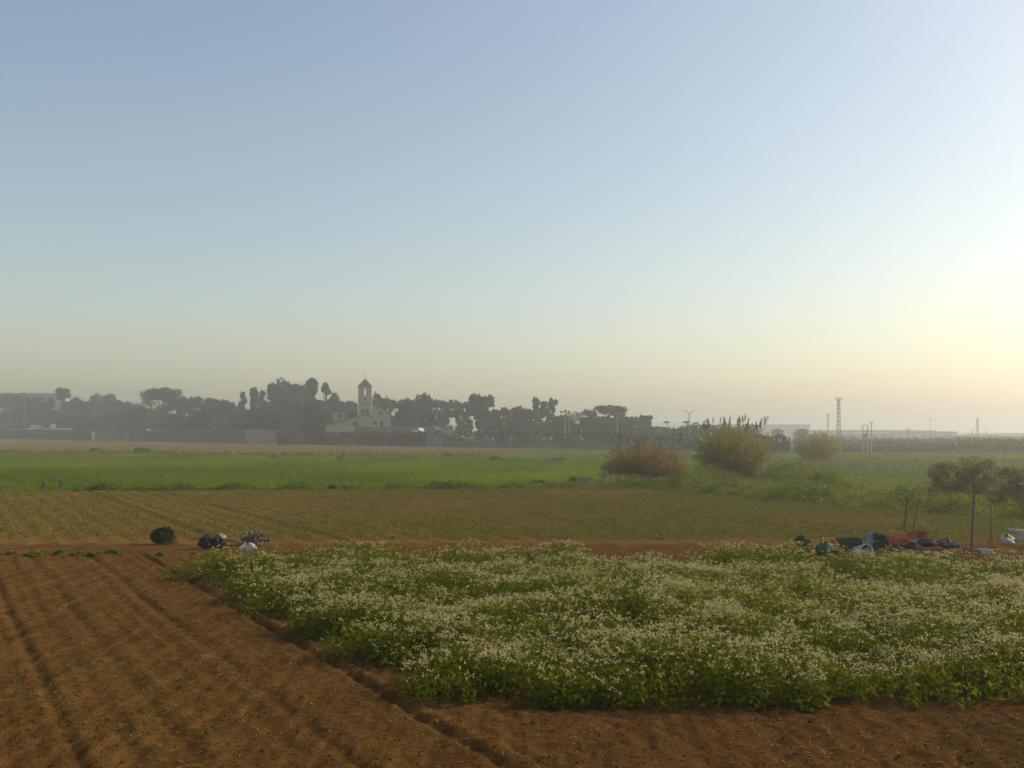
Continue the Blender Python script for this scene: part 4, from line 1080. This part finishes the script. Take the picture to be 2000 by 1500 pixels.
wf = wing([(636, 868), (726, 868), (726, 818), (718, 812.5), (700, 815), (636, 833)], -5.5, -2.1, M['stucco_cream'], [((632, 834), (718.2, 811.5)), ((717.8, 811.5), (728, 818.5))], 'front_wing')
win(wf, 696, 828, 1.5, 1.4, -5.5)
BM().box(hp(712.5), hp(724), -5.7, -5.503, hz(832.5), hz(826)).obj('awning', M['orange_wall'], wf)
# garden wall and low outbuilding in front of the house
p, L = along(648, 838, 8)
gw = empty('garden_wall', p, WANG); tag(gw, 'pale garden wall below the house, behind the dark hedge', 'wall', kind='thing')
BM().box(0, L, -0.15, 0.15, 0, 5.0).obj('wall', M['render_grey'], gw)
BM().box(-0.1, L + 0.1, -0.25, 0.25, 5.003, 5.2).obj('coping', M['render_grey'], gw)
# parked car whose roof shows over the hedge: body, cabin, wheels
def car(px, y, zb, label, rz):
    root = empty('parked_car', (PX(px, y), y, zb), rz); tag(root, label, 'car')
    pr = [(-2.1, .35), (-2.15, .75), (-1.4, .95), (-0.75, 1.45), (0.75, 1.48), (1.5, .95), (2.1, .85), (2.15, .35)]
    BM().prism([(a * 1.0, z) for a, z in pr], -0.85, 0.85).obj('body', M['white_paint'], root, bevel=0.06)
    BM().prism([(-1.2, .98), (-0.68, 1.38), (0.7, 1.4), (1.25, .98)], -0.865, 0.865).obj('side_window', M['glass_dark'], root)
    for sx in (-1.35, 1.35):
        for sy in (-0.8, 0.8):
            b = BM(); b.tube([(sx, sy - 0.1, .33), (sx, sy + 0.1, .33)], 0.33, 14); b.obj('wheel', PL['black'], root)
    return root
tr = empty('earth_bank', (PX(822, 274.5), 274.5, 0), WANG); tag(tr, 'low terrace behind the hedge carrying the parked car', 'terrace', kind='thing')
BM().box(-6, 6, -1.8, 1.8, -0.05, 3.35).obj('retaining_wall', M['render_grey'], tr)
car(818, 274.5, 3.36, 'white car half hidden behind the hedge, left of the gatehouse', WANG)

# ------------------------------------------------------------------ buildings far left
y = 590.0; lb = empty('long_building', (PX(62, y), y, 0)); tag(lb, 'long pale building with a dark flat roof above the trees at far left', 'building')
kx = y / FPX; W2 = 56 * kx; zt = PZ(768, y)
BM().box(-W2, W2, 0, 22, 0, zt - 2.4).obj('wall', M['metal_sheet'], lb)
BM().box(-W2 - .8, W2 + .8, -1.2, 23, zt - 2.397, zt).obj('roof', M['roof_grey'], lb)
pil = BM().box(-0.35, 0.35, -0.5, -0.003, 0, zt - 2.6).obj('pilaster', M['concrete'], lb); pil.location = (-W2 + 1.2, 0, 0)
for i in range(1, 9):
    c = pil.copy(); link(c, lb); c.location = (-W2 + 1.2 + i * (2 * W2 - 2.4) / 8, 0, 0)
y = WY(50) + 7
sh = empty('low_shed', (PX(52, y), y, 0), WANG); tag(sh, 'low shed with a white roof edge at the far left', 'shed')
sh.location, Ls = along(7, 97, 5)
BM().box(0, Ls, 0, 6, 0, 4.7).obj('wall', M['block_grey'], sh)
BM().box(-.3, Ls + .3, -0.7, 6.4, 4.703, 5.5).obj('roof', M['white_paint'], sh)
for a, w_, h_ in ((0.03, .9, 1.5), (0.2, 1.2, 1.3), (0.4, 11, 1.5), (0.66, 1.2, 1.2), (0.76, 3, 1.8)):
    BM().box(a * Ls - w_ / 2, a * Ls + w_ / 2, 1, 3, 5.503, 5.503 + h_).obj('roof_unit', M['white_paint'], sh, bevel=0.03)
y = WY(47) + 9
lm = empty('lamp_mast', (PX(47, y), y, 0)); tag(lm, 'tall thin pale lamp mast among the far left trees', 'mast')
BM().tube([(0, 0, 0), (0, 0, PZ(768, y))], [0.2, 0.12], 8).obj('pole', M['concrete'], lm)
BM().box(-0.9, 0.9, -0.3, 0.3, PZ(768, y) + .003, PZ(768, y) + .4).obj('lamp_head', M['steel_dark'], lm)

# ------------------------------------------------------------------ floodlights, street lights, poles
def flood_mast(px, top_py, y, label):
    h = PZ(top_py, y); root = empty('floodlight_mast', (PX(px, y), y, 0)); tag(root, label, 'floodlight', 'floodlight masts of the sports ground')
    BM().tube([(0, 0, 0), (0, 0, h)], [0.2, 0.1], 8).obj('pole', M['steel'], root)
    for z in (h - 0.2, h - 1.35): BM().bar((-1.15, -0.1, z), (1.15, -0.1, z), 0.12).obj('crossbar', M['steel_dark'], root)
    first = None
    for (a, z) in ((-1.0, h - .2), (0, h + .05), (1.0, h - .2), (-0.95, h - 1.35), (0, h - 1.1), (0.95, h - 1.35)):
        if first is None:
            o = BM().box(-0.3, 0.3, -0.25, 0.1, -0.28, 0.28).obj('lamp', M['steel_dark'], root, bevel=0.03); first = o
        else: o = link(first.copy(), root)
        o.location = (a, -0.28, z); o.rotation_euler = (0.35, 0, 0)
    return root
flood_mast(1104, 803, 262, 'left of two tall floodlight masts with six lamps')
flood_mast(1135, 808, 258, 'right of two tall floodlight masts with six lamps')
def t_lamp(px, top_py, y, label, w=2.0):
    h = PZ(top_py, y); root = empty('street_lamp', (PX(px, y), y, 0)); tag(root, label, 'street lamp', 'flat-headed lamps behind the hedge')
    BM().tube([(0, 0, 0), (0, 0, h)], [0.13, 0.08], 7).obj('pole', M['steel'], root)
    BM().lathe([(0.15, -0.45), (w / 2, -0.12), (w / 2, 0.1), (0.2, 0.2)], 12, (0, 0, h)).obj('lamp_head', M['steel_dark'], root)
t_lamp(1112, 819, 245, 'flat-headed lamp just right of the left floodlight mast')
t_lamp(1302, 824, 290, 'leftmost of the three flat-headed lamps near the brown screen')
t_lamp(1341, 823.5, 250, 'flat-headed lamp touching the double-armed pole')
t_lamp(1359, 826, 300, 'flat-headed lamp left of the tallest reeds')
t_lamp(1206, 808, 240, 'pale lamp seen against the big round tree', 1.6)
y = 225; h = PZ(803, y); da = empty('double_lamp', (PX(1346, y), y, 0)); tag(da, 'tall dark pole with a double forked arm left of the tallest reeds', 'street lamp')
BM().tube([(0, 0, 0), (0, 0, h - .7)], [0.13, 0.09], 7).obj('pole', M['steel_dark'], da)
for s_ in (-1, 1):
    b = BM(); b.tube([(0, 0, h - .75), (s_ * .35, 0, h - .2), (s_ * .8, 0, h)], [.06, .05, .04], 6); b.obj('arm', M['steel_dark'], da)
    BM().box(min(s_ * .75, s_ * 1.2), max(s_ * .75, s_ * 1.2), -.12, .12, h - .03, h + .1).obj('lamp_head', M['steel_dark'], da)
y = 305
bs = empty('brown_screen', (PX(1272, y), y, 0)); tag(bs, 'long brown court wall behind the hedge, left of the flat-headed lamp', 'wall', kind='thing')
BM().box(-58 * y / FPX, 37 * y / FPX, 0, 0.5, 0, PZ(835, y)).obj('wall', M['brown_board'], bs)
BM().box(-58 * y / FPX - .1, 37 * y / FPX + .1, -0.1, 0.6, PZ(835, y) + .003, PZ(834, y)).obj('coping', M['steel_dark'], bs)
y = 300; net = empty('court_fence', (PX(1308, y), y, 0)); tag(net, 'thin-railed tall court fence between the lamps', 'fence')
for q, py in enumerate((828, 833, 838)): BM().bar((-38 * y / FPX, 0, PZ(py, y)), (46 * y / FPX, 0, PZ(py, y)), 0.1).obj('rail', M['steel'], net)
for q in range(8): BM().bar(((-38 + q * 12) * y / FPX, 0, 0), ((-38 + q * 12) * y / FPX, 0, PZ(827.5, y)), 0.12).obj('post', M['steel'], net)

def lattice(px, top_py, y, label, arm=2.2, wb=0.55, name='lattice_pylon'):
    h = PZ(top_py, y); root = empty(name, (PX(px, y), y, 0), 0.5); tag(root, label, 'pylon', 'power line poles')
    for sx in (-1, 1):
        for sy in (-1, 1): BM().bar((sx * wb / 2, sy * wb / 2, 0), (sx * wb * .25, sy * wb * .25, h), 0.09).obj('leg', M['steel'], root)
    b = BM(); n_ = 14
    for i in range(n_):
        z0, z1 = h * i / n_, h * (i + 1) / n_; w0, w1 = wb / 2 * (1 - .5 * i / n_), wb / 2 * (1 - .5 * (i + 1) / n_); s_ = 1 if i % 2 else -1
        for f in (-1, 1):
            b.bar((s_ * w0, f * w0, z0), (-s_ * w1, f * w1, z1), 0.05); b.bar((f * w0, s_ * w0, z0), (f * w1, -s_ * w1, z1), 0.05)
    b.obj('bracing', M['steel'], root)
    BM().bar((-arm / 2, 0, h + .05), (arm / 2, 0, h + .05), 0.14).obj('crossarm', M['steel'], root)
    for a in (-.9, 0, .9): BM().tube([(a * arm / 2, 0, h + .12), (a * arm / 2, 0, h + .42)], [.06, .05], 6).obj('insulator', M['steel'], root)
    return root
lattice(1638, 780, 170, 'tall lattice pylon with a flat crossarm behind the small reed clump', 1.5)
lattice(1909, 818, 330, 'distant lattice pylon near the right edge', 2.2, 0.8)
lattice(1617, 809, 330, 'faint distant pylon left of the tall lattice pylon', 1.6, 0.6)
def pole(px, base_py, top_py, label, arm=0.0, r=0.09, y=None):
    y = y or GY(base_py); h = PZ(top_py, y); root = empty('utility_pole', (PX(px, y), y, 0)); tag(root, label, 'pole', 'power line poles')
    BM().tube([(0, 0, 0), (0, 0, h)], [r, r * .7], 7).obj('shaft', M['steel'], root)
    aw = arm or 0.7
    BM().bar((-aw / 2, 0, h - .25), (aw / 2, 0, h - .25), 0.09).obj('crossarm', M['steel'], root)
    for a in (-.45, .45): BM().tube([(a * aw, 0, h - .2), (a * aw, 0, h + .05)], .04, 5).obj('insulator', M['steel'], root)
pole(1702, 886, 824, 'thin utility pole right of the twin-legged transformer frame', 0.5)
pole(1775, 880, 837, 'thin pole in front of the long low building')
pole(1867, 890, 851, 'pole at the right end of the long low building', y=200)
pole(1899, 884, 840, 'short pole just left of the distant right pylon', y=300)
pole(1926, 884, 843, 'short pole just right of the distant right pylon', y=310)
pole(1817, 884, 818, 'very faint thin pole above the long low building', 0.9, 0.07, 300)
y = GY(885); hf = empty('transformer_frame', (PX(1690, y), y, 0)); tag(hf, 'twin-legged transformer frame on the far green', 'pylon', 'power line poles')
ht = PZ(830, y)
for s_ in (-.42, .42): BM().tube([(s_, 0, 0), (s_, 0, ht)], [.09, .07], 7).obj('leg', M['steel'], hf)
for z in (ht - .05, ht * .55, ht * .78): BM().bar((-.5, -.1, z), (.5, -.1, z), .09).obj('crossbar', M['steel'], hf)
BM().box(-.3, .3, -.3, .2, ht * .55 + .06, ht * .55 + .7).obj('transformer', M['steel'], hf, bevel=0.04)
b1 = Vector((PX(1638, 170), 170, PZ(780, 170) + .3)); b2 = Vector((PX(1909, 330), 330, PZ(818, 330) + .4))
for q, off in enumerate((-.6, 0, .6)):
    b = BM(); pts = []
    for i in range(25):
        f = i / 24; p = b1.lerp(b2, f); pts.append((p.x + off, p.y, p.z - 2.2 * 4 * f * (1 - f) * 0.5))
    b.tube(pts, 0.004, 4); o = b.obj('power_cable', M['steel_dark'])
    tag(o, ('lowest', 'middle', 'uppermost')[q] + ' sagging cable between tall lattice pylon and right distant pylon', 'cable', 'power cables')

# ------------------------------------------------------------------ far right: sheds, water tower, scrub
def shed(name, px0, px1, y, top, label, top2=None, wall='metal_sheet'):
    x0, x1 = PX(px0, y), PX(px1, y); z1 = PZ(top, y); root = empty(name, (x0, y, 0)); tag(root, label, 'building', 'low industrial buildings on the horizon')
    L = x1 - x0
    BM().box(0, L, 0, 40, 0, z1 - .8).obj('wall', M[wall], root)
    BM().prism([(-.5, z1 - .797), (L + .5, z1 - .797), (L + .5, z1 - .2), (L / 2, z1), (-.5, z1 - .2)], -.6, 40.6).obj('roof', M['roof_grey'], root)
    for i in range(max(2, int((px1 - px0) / 22))):
        a = (i + .3) * L / max(2, int((px1 - px0) / 22))
        BM().box(a, a + L * .02 + 2.0, -.08, -.003, 0, min(4, z1 * .5)).obj('door', M['steel_dark'], root)
    return root
shed('warehouse', 1352, 1582, 760, 829, 'pale warehouse on the horizon behind the tallest reeds')
shed('warehouse', 1582, 1826, 620, 840, 'long low pale building right of the lattice pylon')
shed('warehouse', 1790, 1868, 560, 842.5, 'lower end block of the long low pale building')
shed('warehouse', 1935, 2060, 800, 846, 'faint low building at the right edge of the horizon', wall='render_pale')
y = 700; wt = empty('water_tower', (PX(1496, y), y, 0)); tag(wt, 'faint mushroom water tower above the warehouse', 'water tower')
BM().tube([(0, 0, 0), (0, 0, PZ(822, y))], [1.1, .9], 10).obj('stem', M['concrete'], wt)
BM().lathe([(.9, 0), (2.3, 1.6), (2.4, 2.8), (.6, 3.4)], 16, (0, 0, PZ(822, y) + .003)).obj('tank', M['concrete'], wt)
for (px, top, wpx, yy, lab) in ((1520, 838, 26, 420, 'hazy round tree in front of the pale warehouse'), (1568, 838, 32, 380, 'hazy round tree above the small reed clump'), (1470, 840, 30, 430, 'hazy tree behind the right shoulder of the tallest reeds')):
    make_tree('distant_tree', lab, 'tree', PX(px, yy), yy, PZ(top, yy), wpx * yy / FPX, 'round', 'leaf_euc', 'bark', 0.8, 60, 'hazy trees on the right')
n = 34000
y = 185 * (620 / 185) ** R.uniform(size=n); x = R.uniform(0.28, 0.62, n) * y
ok = fbm(x * 0.02, y * 0.012, 95, 3) > 0.42
x, y = x[ok], y[ok]
c = np.stack([x, y, R.uniform(0, 1, len(x)) ** 0.8 * (0.4 + 3.6 * np.clip(fbm(x * 0.05, y * 0.03, 97, 4) - 0.28, 0, 1))], 1)
V, F = leaves(c, R.uniform(0.5, 1.2, len(c)), 0.7)
tag(mesh_np('scrub', V, F, M['leaf_scrub'], np.repeat(R.uniform(size=len(c)), 4)), 'low grey green scrub fading into haze on the right', 'scrub', kind='stuff')


# ------------------------------------------------------------------ the hazy air
hz, nt, out = new_mat('haze_air')
pv = nt.nodes.new('ShaderNodeVolumePrincipled')
pv.inputs['Color'].default_value = (0.97, 0.96, 0.94, 1)
pv.inputs['Density'].default_value = 0.0013
pv.inputs['Anisotropy'].default_value = 0.72
nt.links.new(pv.outputs[0], out.inputs['Volume'])
BM().box(-3900, 3900, -3900, 3900, -1.0, 33.0).obj('haze', hz)['kind'] = 'stuff'
bpy.data.objects['haze']['label'] = 'pale haze lying over the fields'
